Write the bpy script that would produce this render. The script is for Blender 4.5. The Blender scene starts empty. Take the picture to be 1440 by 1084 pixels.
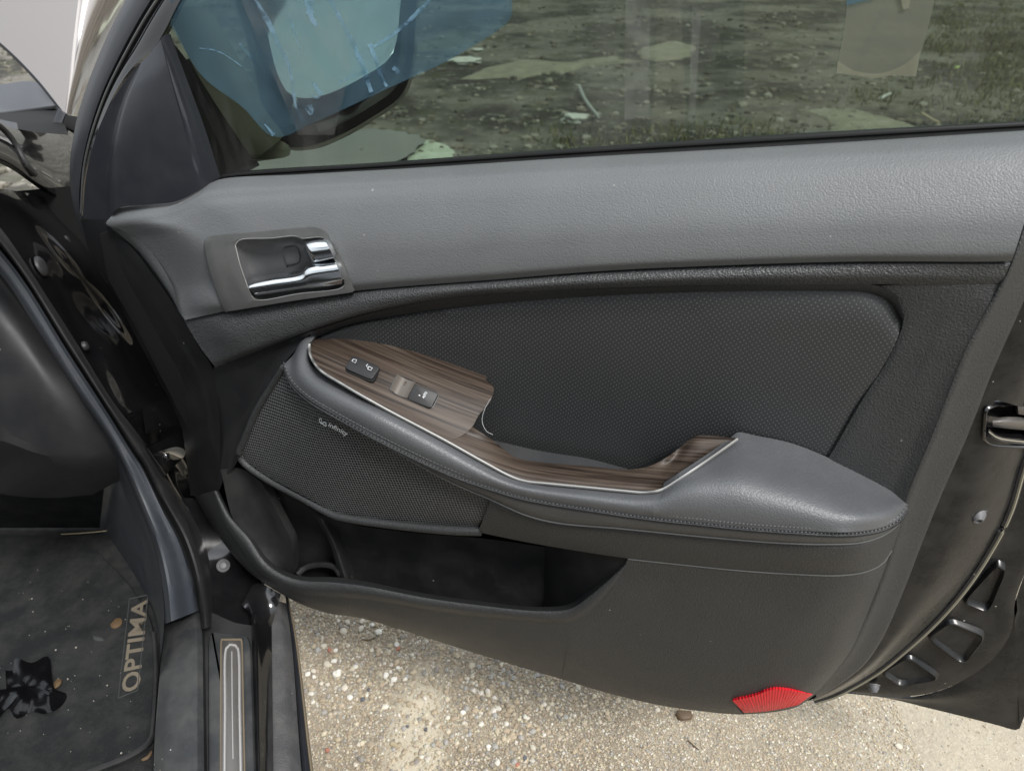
import bpy, bmesh, math, random
from mathutils import Vector, Matrix, noise
random.seed(7)
SC = bpy.context.scene
COL = SC.collection

# ------------------------------------------------------------------ camera
FPX = 1050.0                      # focal length in photo pixels (1440 wide)
PITCH = math.radians(33.0)
CAM = Vector((0.0, 0.0, 1.12))
cF = Vector((0, math.cos(PITCH), -math.sin(PITCH)))
cR = Vector((1, 0, 0))
cU = Vector((0, math.sin(PITCH), math.cos(PITCH)))
cam_d = bpy.data.cameras.new('camera')
cam_d.sensor_width = 36.0
cam_d.lens = FPX / 1440.0 * 36.0
cam_d.clip_start = 0.02
cam_d.clip_end = 3000
cam_d.dof.use_dof = True            # a phone lens: sharp on the door, soft on the far ground
cam_d.dof.focus_distance = 0.80
cam_d.dof.aperture_fstop = 9.0
cam = bpy.data.objects.new('camera', cam_d)
COL.objects.link(cam)
cam.location = CAM
cam.rotation_euler = (math.pi / 2 - PITCH, 0, 0)
SC.camera = cam

# ------------------------------------------------------------------ world and sun
SUN_DIR = Vector((0.42, -0.55, 0.85)).normalized()      # towards the sun
world = bpy.data.worlds.new('World')
SC.world = world
world.use_nodes = True
wn, wl = world.node_tree.nodes, world.node_tree.links
wn.clear()
w_out = wn.new('ShaderNodeOutputWorld')
w_bg = wn.new('ShaderNodeBackground')
w_sky = wn.new('ShaderNodeTexSky')
w_sky.sky_type = 'NISHITA'
w_sky.sun_disc = False
w_sky.sun_elevation = math.asin(SUN_DIR.z)
w_sky.sun_rotation = math.atan2(SUN_DIR.x, SUN_DIR.y)
w_sky.air_density = 1.2
w_sky.dust_density = 2.0
w_tc = wn.new('ShaderNodeTexCoord')
w_n = wn.new('ShaderNodeTexNoise')
w_n.inputs['Scale'].default_value = 2.2
w_n.inputs['Detail'].default_value = 6
w_n.inputs['Roughness'].default_value = 0.55
w_r = wn.new('ShaderNodeValToRGB')
w_r.color_ramp.elements[0].position = 0.34
w_r.color_ramp.elements[1].position = 0.54
w_m = wn.new('ShaderNodeMix')
w_m.data_type = 'RGBA'
wl.new(w_tc.outputs['Generated'], w_n.inputs['Vector'])
wl.new(w_n.outputs['Fac'], w_r.inputs['Fac'])
wl.new(w_r.outputs['Color'], w_m.inputs['Factor'])
wl.new(w_sky.outputs['Color'], w_m.inputs['A'])
w_sep = wn.new('ShaderNodeSeparateXYZ'); wl.new(w_tc.outputs['Generated'], w_sep.inputs[0])
w_el = wn.new('ShaderNodeMapRange')            # an overcast sky is three times brighter overhead than at the horizon
w_el.inputs['From Min'].default_value = 0.0; w_el.inputs['From Max'].default_value = 1.0
w_el.inputs['To Min'].default_value = 6.0; w_el.inputs['To Max'].default_value = 18.0
wl.new(w_sep.outputs['Z'], w_el.inputs['Value'])
w_cl = wn.new('ShaderNodeMix'); w_cl.data_type = 'RGBA'; w_cl.blend_type = 'MULTIPLY'; w_cl.inputs['Factor'].default_value = 1.0
w_cl.inputs['A'].default_value = (0.92, 0.965, 1.0, 1)
wl.new(w_el.outputs['Result'], w_cl.inputs['B'])
wl.new(w_cl.outputs['Result'], w_m.inputs['B'])
wl.new(w_m.outputs['Result'], w_bg.inputs['Color'])
w_bg.inputs['Strength'].default_value = 0.085
wl.new(w_bg.outputs['Background'], w_out.inputs['Surface'])
sun_d = bpy.data.lights.new('sun', 'SUN')
sun_d.energy = 2.8
sun_d.angle = math.radians(14)
sun_d.color = (1.0, 0.975, 0.94)
sun = bpy.data.objects.new('sun', sun_d)
COL.objects.link(sun)
sun.rotation_euler = SUN_DIR.to_track_quat('Z', 'Y').to_euler()
SC.view_settings.view_transform = 'Standard'
SC.view_settings.look = 'None'
SC.view_settings.exposure = 0.62
SC.view_settings.gamma = 1.0
SC.cycles.max_bounces = 5
SC.cycles.transparent_max_bounces = 12

# ------------------------------------------------------------------ picture rays onto real surfaces
def ray(px, py):
    return cF + cR * ((px - 720.0) / FPX) + cU * ((542.0 - py) / FPX)

DOOR_YAW = math.radians(14)
D0 = Vector((0, 0.66, 0))
dE = Vector((math.cos(DOOR_YAW), -math.sin(DOOR_YAW), 0))     # hinge -> latch
dN = Vector((-math.sin(DOOR_YAW), -math.cos(DOOR_YAW), 0))    # out of the trim, towards the seats
def P(px, py, w):
    """point of the door at height w above the plane of its inner metal sheet"""
    d = ray(px, py)
    t = ((D0 + dN * w - CAM).dot(dN)) / d.dot(dN)
    return CAM + d * t

CAR_YAW = math.radians(18.7)
aF = Vector((-math.sin(CAR_YAW), math.cos(CAR_YAW), 0))       # car forward
aO = Vector((math.cos(CAR_YAW), math.sin(CAR_YAW), 0))        # car outward
HINGE = Vector((-0.40, 0.75, 0))
jN = (aO + Vector((0, 0, 0.24))).normalized()
jP = HINGE - aO * 0.02 + Vector((0, 0, 0.38))
def J(px, py, off=0.0):
    """point on the leaning side of the car body"""
    d = ray(px, py)
    t = (jP + jN * off - CAM).dot(jN) / d.dot(jN)
    return CAM + d * t
def G(px, py, z=0.0):
    d = ray(px, py)
    return CAM + d * ((z - CAM.z) / d.z)
def D(px, py, dist):
    return CAM + ray(px, py) * dist

# ------------------------------------------------------------------ curves and patches
def crom(pts, n):
    """n samples at even arc length on a Catmull-Rom curve (tuples of any size)"""
    pts = [tuple(map(float, p)) for p in pts]
    k = len(pts[0])
    if len(pts) == 2:
        dense = [tuple(pts[0][i] + (pts[1][i] - pts[0][i]) * j / 20 for i in range(k)) for j in range(21)]
    else:
        ext = [tuple(2 * a - b for a, b in zip(pts[0], pts[1]))] + pts + [tuple(2 * a - b for a, b in zip(pts[-1], pts[-2]))]
        dense = []
        for i in range(1, len(ext) - 2):
            p0, p1, p2, p3 = ext[i - 1:i + 3]
            d = lambda a, b: max(1e-9, sum((x - y) ** 2 for x, y in zip(a, b)) ** 0.25)
            t0 = 0; t1 = d(p0, p1); t2 = t1 + d(p1, p2); t3 = t2 + d(p2, p3)
            for j in range(12):
                t = t1 + (t2 - t1) * j / 12
                q = []
                for c in range(k):
                    A1 = (t1 - t) / (t1 - t0) * p0[c] + (t - t0) / (t1 - t0) * p1[c]
                    A2 = (t2 - t) / (t2 - t1) * p1[c] + (t - t1) / (t2 - t1) * p2[c]
                    A3 = (t3 - t) / (t3 - t2) * p2[c] + (t - t2) / (t3 - t2) * p3[c]
                    B1 = (t2 - t) / (t2 - t0) * A1 + (t - t0) / (t2 - t0) * A2
                    B2 = (t3 - t) / (t3 - t1) * A2 + (t - t1) / (t3 - t1) * A3
                    q.append((t2 - t) / (t2 - t1) * B1 + (t - t1) / (t2 - t1) * B2)
                dense.append(tuple(q))
        dense.append(pts[-1])
    L = [0.0]
    for a, b in zip(dense, dense[1:]):
        L.append(L[-1] + math.sqrt(sum((x - y) ** 2 for x, y in zip(a, b))))
    out, j = [], 0
    for i in range(n):
        s = L[-1] * i / (n - 1)
        while j < len(L) - 2 and L[j + 1] < s:
            j += 1
        f = (s - L[j]) / max(1e-12, L[j + 1] - L[j])
        f = min(1, max(0, f))
        out.append(tuple(a + (b - a) * f for a, b in zip(dense[j], dense[j + 1])))
    return out

def interp(tab, x):
    """monotone cubic interpolation in [(x, y), ...]"""
    n = len(tab)
    if x <= tab[0][0]: return tab[0][1]
    if x >= tab[-1][0]: return tab[-1][1]
    k = 0
    while tab[k + 1][0] < x: k += 1
    sl = lambda i: (tab[i + 1][1] - tab[i][1]) / (tab[i + 1][0] - tab[i][0])
    def tan(i):
        if i == 0: return sl(0)
        if i == n - 1: return sl(n - 2)
        a, b = sl(i - 1), sl(i)
        if a * b <= 0: return 0.0
        h0 = tab[i][0] - tab[i - 1][0]; h1 = tab[i + 1][0] - tab[i][0]
        w1, w2 = 2 * h1 + h0, h1 + 2 * h0
        return (w1 + w2) / (w1 / a + w2 / b)
    h = tab[k + 1][0] - tab[k][0]; f = (x - tab[k][0]) / h; m0, m1 = tan(k), tan(k + 1)
    return (2 * f ** 3 - 3 * f * f + 1) * tab[k][1] + (f ** 3 - 2 * f * f + f) * h * m0 + (3 * f * f - 2 * f ** 3) * tab[k + 1][1] + (f ** 3 - f * f) * h * m1
def W2(rows):
    """depth table: rows = [(t, [(s, w), ...] or w), ...]"""
    rows = [(t, r if isinstance(r, list) else [(0, r), (1, r)]) for t, r in rows]
    return lambda s, t: interp([(a, interp(r, s)) for a, r in rows], t)
def WS(tab):
    return lambda s, t: interp(tab, s)

def WP(fn):
    fn.pixel = True
    return fn
BW = [(660, 0.098), (1100, 0.100), (1170, 0.097), (1205, 0.090), (1230, 0.076), (1246, 0.058), (1258, 0.042)]
class MB:
    def __init__(self):
        self.v, self.f = [], []
    def grid(self, g, flip=False):
        o = len(self.v); n = len(g[0])
        for r in g: self.v.extend(r)
        for i in range(len(g) - 1):
            for j in range(n - 1):
                q = (o + i * n + j, o + (i + 1) * n + j, o + (i + 1) * n + j + 1, o + i * n + j + 1)
                self.f.append(q[::-1] if flip else q)
        return self
    def coons(self, T, B, L=None, R=None, w=0.0, ns=40, nt=12, proj=P, skirt=None):
        T, B = crom(T, ns), crom(B, ns)
        L = crom(L if L else [T[0], B[0]], nt); R = crom(R if R else [T[-1], B[-1]], nt)
        wf = w if callable(w) else (lambda s, t: w)
        pw = getattr(wf, 'pixel', False)
        g = []
        for i in range(nt):
            t = i / (nt - 1); row = []
            for j in range(ns):
                s = j / (ns - 1); p = []
                for c in range(2):
                    p.append((1 - t) * T[j][c] + t * B[j][c] + (1 - s) * L[i][c] + s * R[i][c]
                             - ((1 - s) * (1 - t) * T[0][c] + s * (1 - t) * T[-1][c] + (1 - s) * t * B[0][c] + s * t * B[-1][c]))
                row.append(proj(p[0], p[1], wf(s, t, p[0], p[1]) if pw else wf(s, t)))
            g.append(row)
        self.grid(g)
        for side, vec in (skirt or {}).items():
            e = {'T': g[0], 'B': g[-1], 'L': [r[0] for r in g], 'R': [r[-1] for r in g]}[side]
            self.grid([e, [q + vec for q in e]], flip=side in 'TR')
        return self
    def ruled(self, A, B, n=24, m=2):
        """A, B: world polylines"""
        A = [Vector(p) for p in crom(A, n)]; B = [Vector(p) for p in crom(B, n)]
        return self.grid([[a.lerp(b, i / (m - 1)) for a, b in zip(A, B)] for i in range(m)])
    def loft(self, rows, n=24, m=4):
        rows = [crom(r, n) for r in rows]
        cols = [crom([r[j] for r in rows], m * (len(rows) - 1) + 1) for j in range(n)]
        return self.grid([[Vector(cols[j][i]) for j in range(n)] for i in range(len(cols[0]))])
    def tube(self, pts, r, n=60, k=8, smooth=True):
        pts = [Vector(p) for p in (crom(pts, n) if smooth else pts)]
        o = len(self.v); N = len(pts)
        for i, p in enumerate(pts):
            d = (pts[min(i + 1, N - 1)] - pts[max(i - 1, 0)])
            d = d.normalized() if d.length > 1e-9 else Vector((1, 0, 0))
            a = d.cross(Vector((0, 0, 1)))
            if a.length < 1e-4: a = d.cross(Vector((0, 1, 0)))
            a.normalize(); b = d.cross(a)
            rr = r(i / (N - 1)) if callable(r) else r
            for j in range(k):
                h = 2 * math.pi * j / k
                self.v.append(p + a * rr * math.cos(h) + b * rr * math.sin(h))
        for i in range(N - 1):
            for j in range(k):
                self.f.append((o + i * k + j, o + i * k + (j + 1) % k, o + (i + 1) * k + (j + 1) % k, o + (i + 1) * k + j))
        self.f.append(tuple(o + j for j in range(k))[::-1])
        self.f.append(tuple(o + (N - 1) * k + j for j in range(k)))
        return self
    def plate(self, outline, n=0, th=0.004, bev=0.0012, nrm=None, dome=0.0):
        """closed flat body: outline world points, front towards nrm, rounded rim"""
        pts = [Vector(p) for p in (crom(list(outline) + [outline[0]], n + 1)[:-1] if n else outline)]
        N = len(pts)
        c = sum(pts, Vector()) / N
        if nrm is None: nrm = dN
        nrm = nrm.normalized()
        area = sum(((pts[i] - c).cross(pts[(i + 1) % N] - c)).dot(nrm) for i in range(N))
        if area < 0: pts.reverse()
        inw = []
        for i in range(N):
            d = pts[(i + 1) % N] - pts[i - 1]
            inw.append(nrm.cross(d).normalized())
        rings = [[p - nrm * th for p in pts], [p - nrm * bev for p in pts],
                 [p + q * bev * 0.3 - nrm * bev * 0.3 for p, q in zip(pts, inw)],
                 [p + q * bev for p, q in zip(pts, inw)]]
        o = len(self.v)
        for r in rings: self.v.extend(r)
        for k in range(3):
            for i in range(N):
                a, b = o + k * N + i, o + k * N + (i + 1) % N
                self.f.append((a, b, b + N, a + N))
        if dome:
            cc = sum(rings[3], Vector()) / N
            m = len(self.v)
            self.v.extend([p.lerp(cc, 0.5) + nrm * dome * 0.8 for p in rings[3]]); self.v.append(cc + nrm * dome)
            for i in range(N):
                j = (i + 1) % N
                self.f.append((o + 3 * N + i, o + 3 * N + j, m + j, m + i))
                self.f.append((m + i, m + j, m + N))
        else:
            self.f.append(tuple(o + 3 * N + i for i in range(N)))
        self.f.append(tuple(o + i for i in range(N))[::-1])
        return self
    def box(self, c, ax, ay, az):
        o = len(self.v); c = Vector(c)
        for sx in (-1, 1):
            for sy in (-1, 1):
                for sz in (-1, 1):
                    self.v.append(c + ax * sx + ay * sy + az * sz)
        for q in ((0, 1, 3, 2), (4, 6, 7, 5), (0, 4, 5, 1), (2, 3, 7, 6), (0, 2, 6, 4), (1, 5, 7, 3)):
            self.f.append(tuple(o + i for i in q))
        return self
    def cut(self, poly):
        """drop the faces whose centre, seen from the photo's standpoint, lies inside the outline"""
        def px(v):
            r = v - CAM; z = r.dot(cF); return 720 + FPX * r.dot(cR) / z, 542 - FPX * r.dot(cU) / z
        def inside(x, y):
            c = False; n = len(poly)
            for i in range(n):
                (x1, y1), (x2, y2) = poly[i], poly[i - 1]
                if (y1 > y) != (y2 > y) and x < (x2 - x1) * (y - y1) / (y2 - y1) + x1: c = not c
            return c
        self.f = [f for f in self.f if not inside(*px(sum((self.v[i] for i in f), Vector()) / len(f)))]
        return self
    def build(self, name, mat, parent=None, smooth=True, origin=None, recalc=False, angle=40):
        M = wmat(parent).inverted() if parent else Matrix.Translation(-origin) if origin is not None else Matrix()
        me = bpy.data.meshes.new(name)
        me.from_pydata([M @ Vector(p) for p in self.v], [], self.f)
        bm = bmesh.new(); bm.from_mesh(me)
        bmesh.ops.remove_doubles(bm, verts=bm.verts, dist=1e-6)
        bmesh.ops.dissolve_degenerate(bm, dist=1e-7, edges=bm.edges)
        if recalc: bmesh.ops.recalc_face_normals(bm, faces=bm.faces)
        bm.to_mesh(me); bm.free()
        if smooth:
            me.polygons.foreach_set('use_smooth', [True] * len(me.polygons))
            me.set_sharp_from_angle(angle=math.radians(angle))
        me.materials.append(mat)
        o = bpy.data.objects.new(name, me)
        COL.objects.link(o)
        if parent: o.parent = parent
        elif origin is not None: o.location = origin
        return o

WM = {}
def wmat(o):
    while o.name not in WM and o.parent: o = o.parent
    return WM.get(o.name, Matrix.Translation(o.location))
def empty(name, loc, rz):
    o = bpy.data.objects.new(name, None)
    o.empty_display_size = 0.1
    COL.objects.link(o)
    o.location = loc; o.rotation_euler = (0, 0, rz)
    WM[o.name] = Matrix.Translation(loc) @ Matrix.Rotation(rz, 4, 'Z')
    return o
def tag(o, label=None, cat=None, group=None, kind=None):
    if label: o['label'] = label
    if cat: o['category'] = cat
    if group: o['group'] = group
    if kind: o['kind'] = kind
    return o
def S(*pts):                      # helper: list of points as is
    return list(pts)
def lerp2(a, b, f): return (a[0] + (b[0] - a[0]) * f, a[1] + (b[1] - a[1]) * f)
def PW(w, pts):
    return [P(p[0], p[1], p[2] if len(p) > 2 else w) for p in pts]

# ------------------------------------------------------------------ materials
MATS = {}
def mat(name, base, rough=0.5, spec=0.5, metal=0.0, coat=0.0, grain=None, dust=0.0, vary=0.12, sheen=0.0, specks=0.0):
    """grain = (kind, scale, strength, distance)"""
    m = bpy.data.materials.new(name); m.use_nodes = True
    n, l = m.node_tree.nodes, m.node_tree.links
    b = n['Principled BSDF']
    b.inputs['Roughness'].default_value = rough
    b.inputs['Specular IOR Level'].default_value = spec
    b.inputs['Metallic'].default_value = metal
    b.inputs['Coat Weight'].default_value = coat
    b.inputs['Coat Roughness'].default_value = 0.03
    if sheen:
        b.inputs['Sheen Weight'].default_value = sheen
    tc = n.new('ShaderNodeTexCoord')
    big = n.new('ShaderNodeTexNoise'); big.inputs['Scale'].default_value = 9; big.inputs['Detail'].default_value = 5
    l.new(tc.outputs['Object'], big.inputs['Vector'])
    mix = n.new('ShaderNodeMix'); mix.data_type = 'RGBA'
    mix.inputs['A'].default_value = (*[c * (1 - vary) for c in base], 1)
    mix.inputs['B'].default_value = (*[c * (1 + vary) for c in base], 1)
    l.new(big.outputs['Fac'], mix.inputs['Factor'])
    col = mix.outputs['Result']
    if dust or specks:
        if dust:
            dn = n.new('ShaderNodeTexNoise'); dn.inputs['Scale'].default_value = 26; dn.inputs['Detail'].default_value = 8; dn.inputs['Roughness'].default_value = 0.7
            l.new(tc.outputs['Object'], dn.inputs['Vector'])
            dr = n.new('ShaderNodeMapRange'); dr.inputs['From Min'].default_value = 0.42; dr.inputs['From Max'].default_value = 0.78
            dr.inputs['To Max'].default_value = dust
            l.new(dn.outputs['Fac'], dr.inputs['Value'])
            m2 = n.new('ShaderNodeMix'); m2.data_type = 'RGBA'
            l.new(dr.outputs['Result'], m2.inputs['Factor']); l.new(col, m2.inputs['A'])
            m2.inputs['B'].default_value = (0.30, 0.28, 0.25, 1); col = m2.outputs['Result']
            rm = n.new('ShaderNodeMapRange'); rm.inputs['To Min'].default_value = rough; rm.inputs['To Max'].default_value = min(1, rough + 0.12)
            rm.inputs['From Max'].default_value = max(dust, 0.01)
            l.new(dr.outputs['Result'], rm.inputs['Value']); l.new(rm.outputs['Result'], b.inputs['Roughness'])
        if specks:
            vo = n.new('ShaderNodeTexVoronoi'); vo.inputs['Scale'].default_value = 62
            l.new(tc.outputs['Object'], vo.inputs['Vector'])
            wn_ = n.new('ShaderNodeTexWhiteNoise'); l.new(vo.outputs['Position'], wn_.inputs['Vector'])
            lt = n.new('ShaderNodeMath'); lt.operation = 'MULTIPLY'; lt.inputs[1].default_value = 0.075
            pw = n.new('ShaderNodeMath'); pw.operation = 'POWER'; pw.inputs[1].default_value = 5
            l.new(wn_.outputs['Value'], pw.inputs[0]); l.new(pw.outputs['Value'], lt.inputs[0])
            cmp_ = n.new('ShaderNodeMath'); cmp_.operation = 'LESS_THAN'
            l.new(vo.outputs['Distance'], cmp_.inputs[0]); l.new(lt.outputs['Value'], cmp_.inputs[1])
            sc = n.new('ShaderNodeMath'); sc.operation = 'MULTIPLY'; sc.inputs[1].default_value = specks
            l.new(cmp_.outputs['Value'], sc.inputs[0])
            m3 = n.new('ShaderNodeMix'); m3.data_type = 'RGBA'
            l.new(sc.outputs['Value'], m3.inputs['Factor']); l.new(col, m3.inputs['A'])
            m3.inputs['B'].default_value = (0.5, 0.47, 0.42, 1); col = m3.outputs['Result']
    l.new(col, b.inputs['Base Color'])
    if grain:
        kind, scale, strength, dist = grain
        if kind == 'leather':
            mp = n.new('ShaderNodeMapping'); mp.inputs['Scale'].default_value = (1, 1, 1.35)
            t = n.new('ShaderNodeTexVoronoi'); t.inputs['Scale'].default_value = scale
            wob = n.new('ShaderNodeTexNoise'); wob.inputs['Scale'].default_value = scale * 0.6; wob.inputs['Detail'].default_value = 1
            ad = n.new('ShaderNodeVectorMath'); ad.operation = 'MULTIPLY_ADD'; ad.inputs[1].default_value = (0.9 / scale,) * 3
            l.new(tc.outputs['Object'], mp.inputs[0]); l.new(mp.outputs[0], wob.inputs['Vector'])
            l.new(wob.outputs['Color'], ad.inputs[0]); l.new(mp.outputs[0], ad.inputs[2])
            l.new(ad.outputs[0], t.inputs['Vector']); h = t.outputs['Distance']
            inv = True
        else:
            t = n.new('ShaderNodeTexNoise'); t.inputs['Scale'].default_value = scale
            t.inputs['Detail'].default_value = 4 if kind == 'noise' else 1.0
            l.new(tc.outputs['Object'], t.inputs['Vector']); h = t.outputs['Fac']; inv = False
        bp = n.new('ShaderNodeBump'); bp.inputs['Strength'].default_value = strength; bp.inputs['Distance'].default_value = dist
        bp.invert = inv
        l.new(h, bp.inputs['Height']); l.new(bp.outputs['Normal'], b.inputs['Normal'])
        if coat: l.new(bp.outputs['Normal'], b.inputs['Coat Normal'])
    MATS[name] = m
    return m

M_upper = mat('grained_grey_vinyl', (0.098, 0.103, 0.107), 0.46, 0.5, grain=('leather', 660, 0.6, 0.00045), dust=0.03, specks=0.3)
M_band = mat('grained_black_vinyl', (0.037, 0.039, 0.041), 0.42, 0.55, grain=('leather', 520, 0.9, 0.0009), dust=0.04, specks=0.5)
M_panel = mat('black_moulded_plastic', (0.0225, 0.0238, 0.0248), 0.46, 0.5, grain=('noise', 600, 0.8, 0.0014), dust=0.02, specks=0.3)
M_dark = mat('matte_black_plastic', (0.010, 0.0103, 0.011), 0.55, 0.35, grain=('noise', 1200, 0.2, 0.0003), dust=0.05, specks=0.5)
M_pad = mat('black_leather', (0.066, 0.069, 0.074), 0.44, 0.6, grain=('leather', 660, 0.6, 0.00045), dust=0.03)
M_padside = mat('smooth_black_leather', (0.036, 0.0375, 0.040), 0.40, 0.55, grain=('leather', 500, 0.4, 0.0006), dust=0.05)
M_bezel = mat('satin_grey_plastic', (0.060, 0.062, 0.062), 0.42, 0.5, grain=('noise', 1500, 0.15, 0.0002), dust=0.10, specks=0.5)
M_cup = mat('satin_black_plastic', (0.075, 0.077, 0.081), 0.34, 0.5, dust=0.05)
M_chrome = mat('chrome', (0.80, 0.82, 0.84), 0.16, 0.5, metal=1.0, grain=('soft', 90, 0.10, 0.001), vary=0.04)
M_satin = mat('satin_silver', (0.62, 0.61, 0.58), 0.28, 0.5, metal=0.9, vary=0.04)
M_sail = mat('smooth_black_plastic', (0.015, 0.0165, 0.021), 0.30, 0.5, dust=0.025, specks=0.4)
M_rubber = mat('black_rubber', (0.017, 0.017, 0.018), 0.5, 0.45, grain=('noise', 500, 0.12, 0.0004), dust=0.06, specks=0.4)
M_seal = mat('dusty_rubber_seal', (0.022, 0.0235, 0.028), 0.40, 0.5, dust=0.03, specks=0.3)
M_paint = mat('gloss_black_paint', (0.006, 0.006, 0.007), 0.12, 0.5, coat=0.7, grain=('soft', 14, 0.30, 0.005), dust=0.02, specks=0.4)
M_paintdirty = mat('dirty_black_paint', (0.0075, 0.0080, 0.0088), 0.26, 0.30, coat=0.05, grain=('noise', 60, 0.15, 0.002), dust=0.07, specks=0.6)
M_hood = mat('hood_sky_reflection', (0.15, 0.138, 0.138), 0.35, 0.5, coat=0.6, vary=0.03)  # pinkish grey base holds the sky reflection of gloss black paint
M_jamb = mat('jamb_black_paint', (0.005, 0.005, 0.006), 0.07, 0.5, coat=0.4, grain=('soft', 16, 0.4, 0.006), dust=0.02, specks=0.4)
M_hoodedge = mat('hood_edge_reflection', (0.55, 0.50, 0.47), 0.10, 0.5, metal=0.85, grain=('soft', 12, 0.25, 0.01), vary=0.05)  # silver base stands in for bright surroundings mirrored in gloss black
M_glossplastic = mat('gloss_black_switch', (0.016, 0.016, 0.017), 0.48, 0.35, vary=0.05, dust=0.03)
M_print = mat('white_print', (0.55, 0.57, 0.58), 0.5)
M_rivet = mat('grey_rubber_stop', (0.09, 0.09, 0.095), 0.5, dust=0.06)
M_blue = mat('slate_plastic', (0.030, 0.035, 0.043), 0.45, 0.5, grain=('noise', 900, 0.2, 0.0003), dust=0.05, specks=0.4)
M_dash = mat('charcoal_plastic', (0.013, 0.0135, 0.015), 0.5, 0.4, grain=('noise', 700, 0.2, 0.0004), dust=0.02, specks=0.3)
M_carpet = mat('black_carpet', (0.018, 0.019, 0.020), 0.95, 0.1, grain=('noise', 700, 0.9, 0.002), dust=0.10, specks=0.6)
M_mat = mat('black_floor_mat', (0.017, 0.019, 0.020), 0.9, 0.12, grain=('noise', 900, 0.9, 0.0025), dust=0.10, specks=0.35, vary=0.3)
M_thread = mat('tan_embroidery', (0.13, 0.112, 0.086), 0.8, 0.1, grain=('noise', 1500, 0.6, 0.0006), vary=0.5)
M_outline = mat('grey_embroidery', (0.045, 0.048, 0.048), 0.8, 0.1)
M_sill = mat('worn_sill_plastic', (0.026, 0.028, 0.030), 0.5, 0.45, grain=('noise', 500, 0.25, 0.0005), dust=0.14, specks=0.7)
M_steel = mat('brushed_scuff_metal', (0.16, 0.15, 0.14), 0.35, 0.5, metal=0.7, dust=0.12)
M_rustline = mat('grimy_tan_edge', (0.14, 0.112, 0.075), 0.7, 0.3, vary=0.35)
M_tape = mat('grit_rubber', (0.062, 0.063, 0.066), 0.8, 0.2, grain=('noise', 600, 0.8, 0.002), dust=0.25, specks=0.8)
M_film = mat('shiny_black_film', (0.0035, 0.0035, 0.004), 0.17, 0.30, grain=('soft', 30, 0.2, 0.005))
M_thin = mat('clear_lint', (0.36, 0.37, 0.38), 0.3)
M_brownbit = mat('brown_chip', (0.085, 0.052, 0.024), 0.6, vary=0.3)
M_straw = mat('dry_straw', (0.34, 0.28, 0.18), 0.7)
M_seam = mat('shadow_gap_plastic', (0.008, 0.008, 0.008), 0.7, 0.2)
M_cowl = mat('grey_cowl_plastic', (0.085, 0.085, 0.095), 0.5)
M_white = mat('white_bodywork', (0.75, 0.75, 0.76), 0.3, coat=0.5)

def new_nodes(name):
    m = bpy.data.materials.new(name); m.use_nodes = True
    n, l = m.node_tree.nodes, m.node_tree.links
    return m, n, l, n['Principled BSDF'], n.new('ShaderNodeTexCoord')
def mth(n, l, op, a, b=None, c=None):
    q = n.new('ShaderNodeMath'); q.operation = op
    for i, x in enumerate((a, b, c)):
        if x is None: continue
        if isinstance(x, (int, float)): q.inputs[i].default_value = x
        else: l.new(x, q.inputs[i])
    return q.outputs[0]

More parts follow.
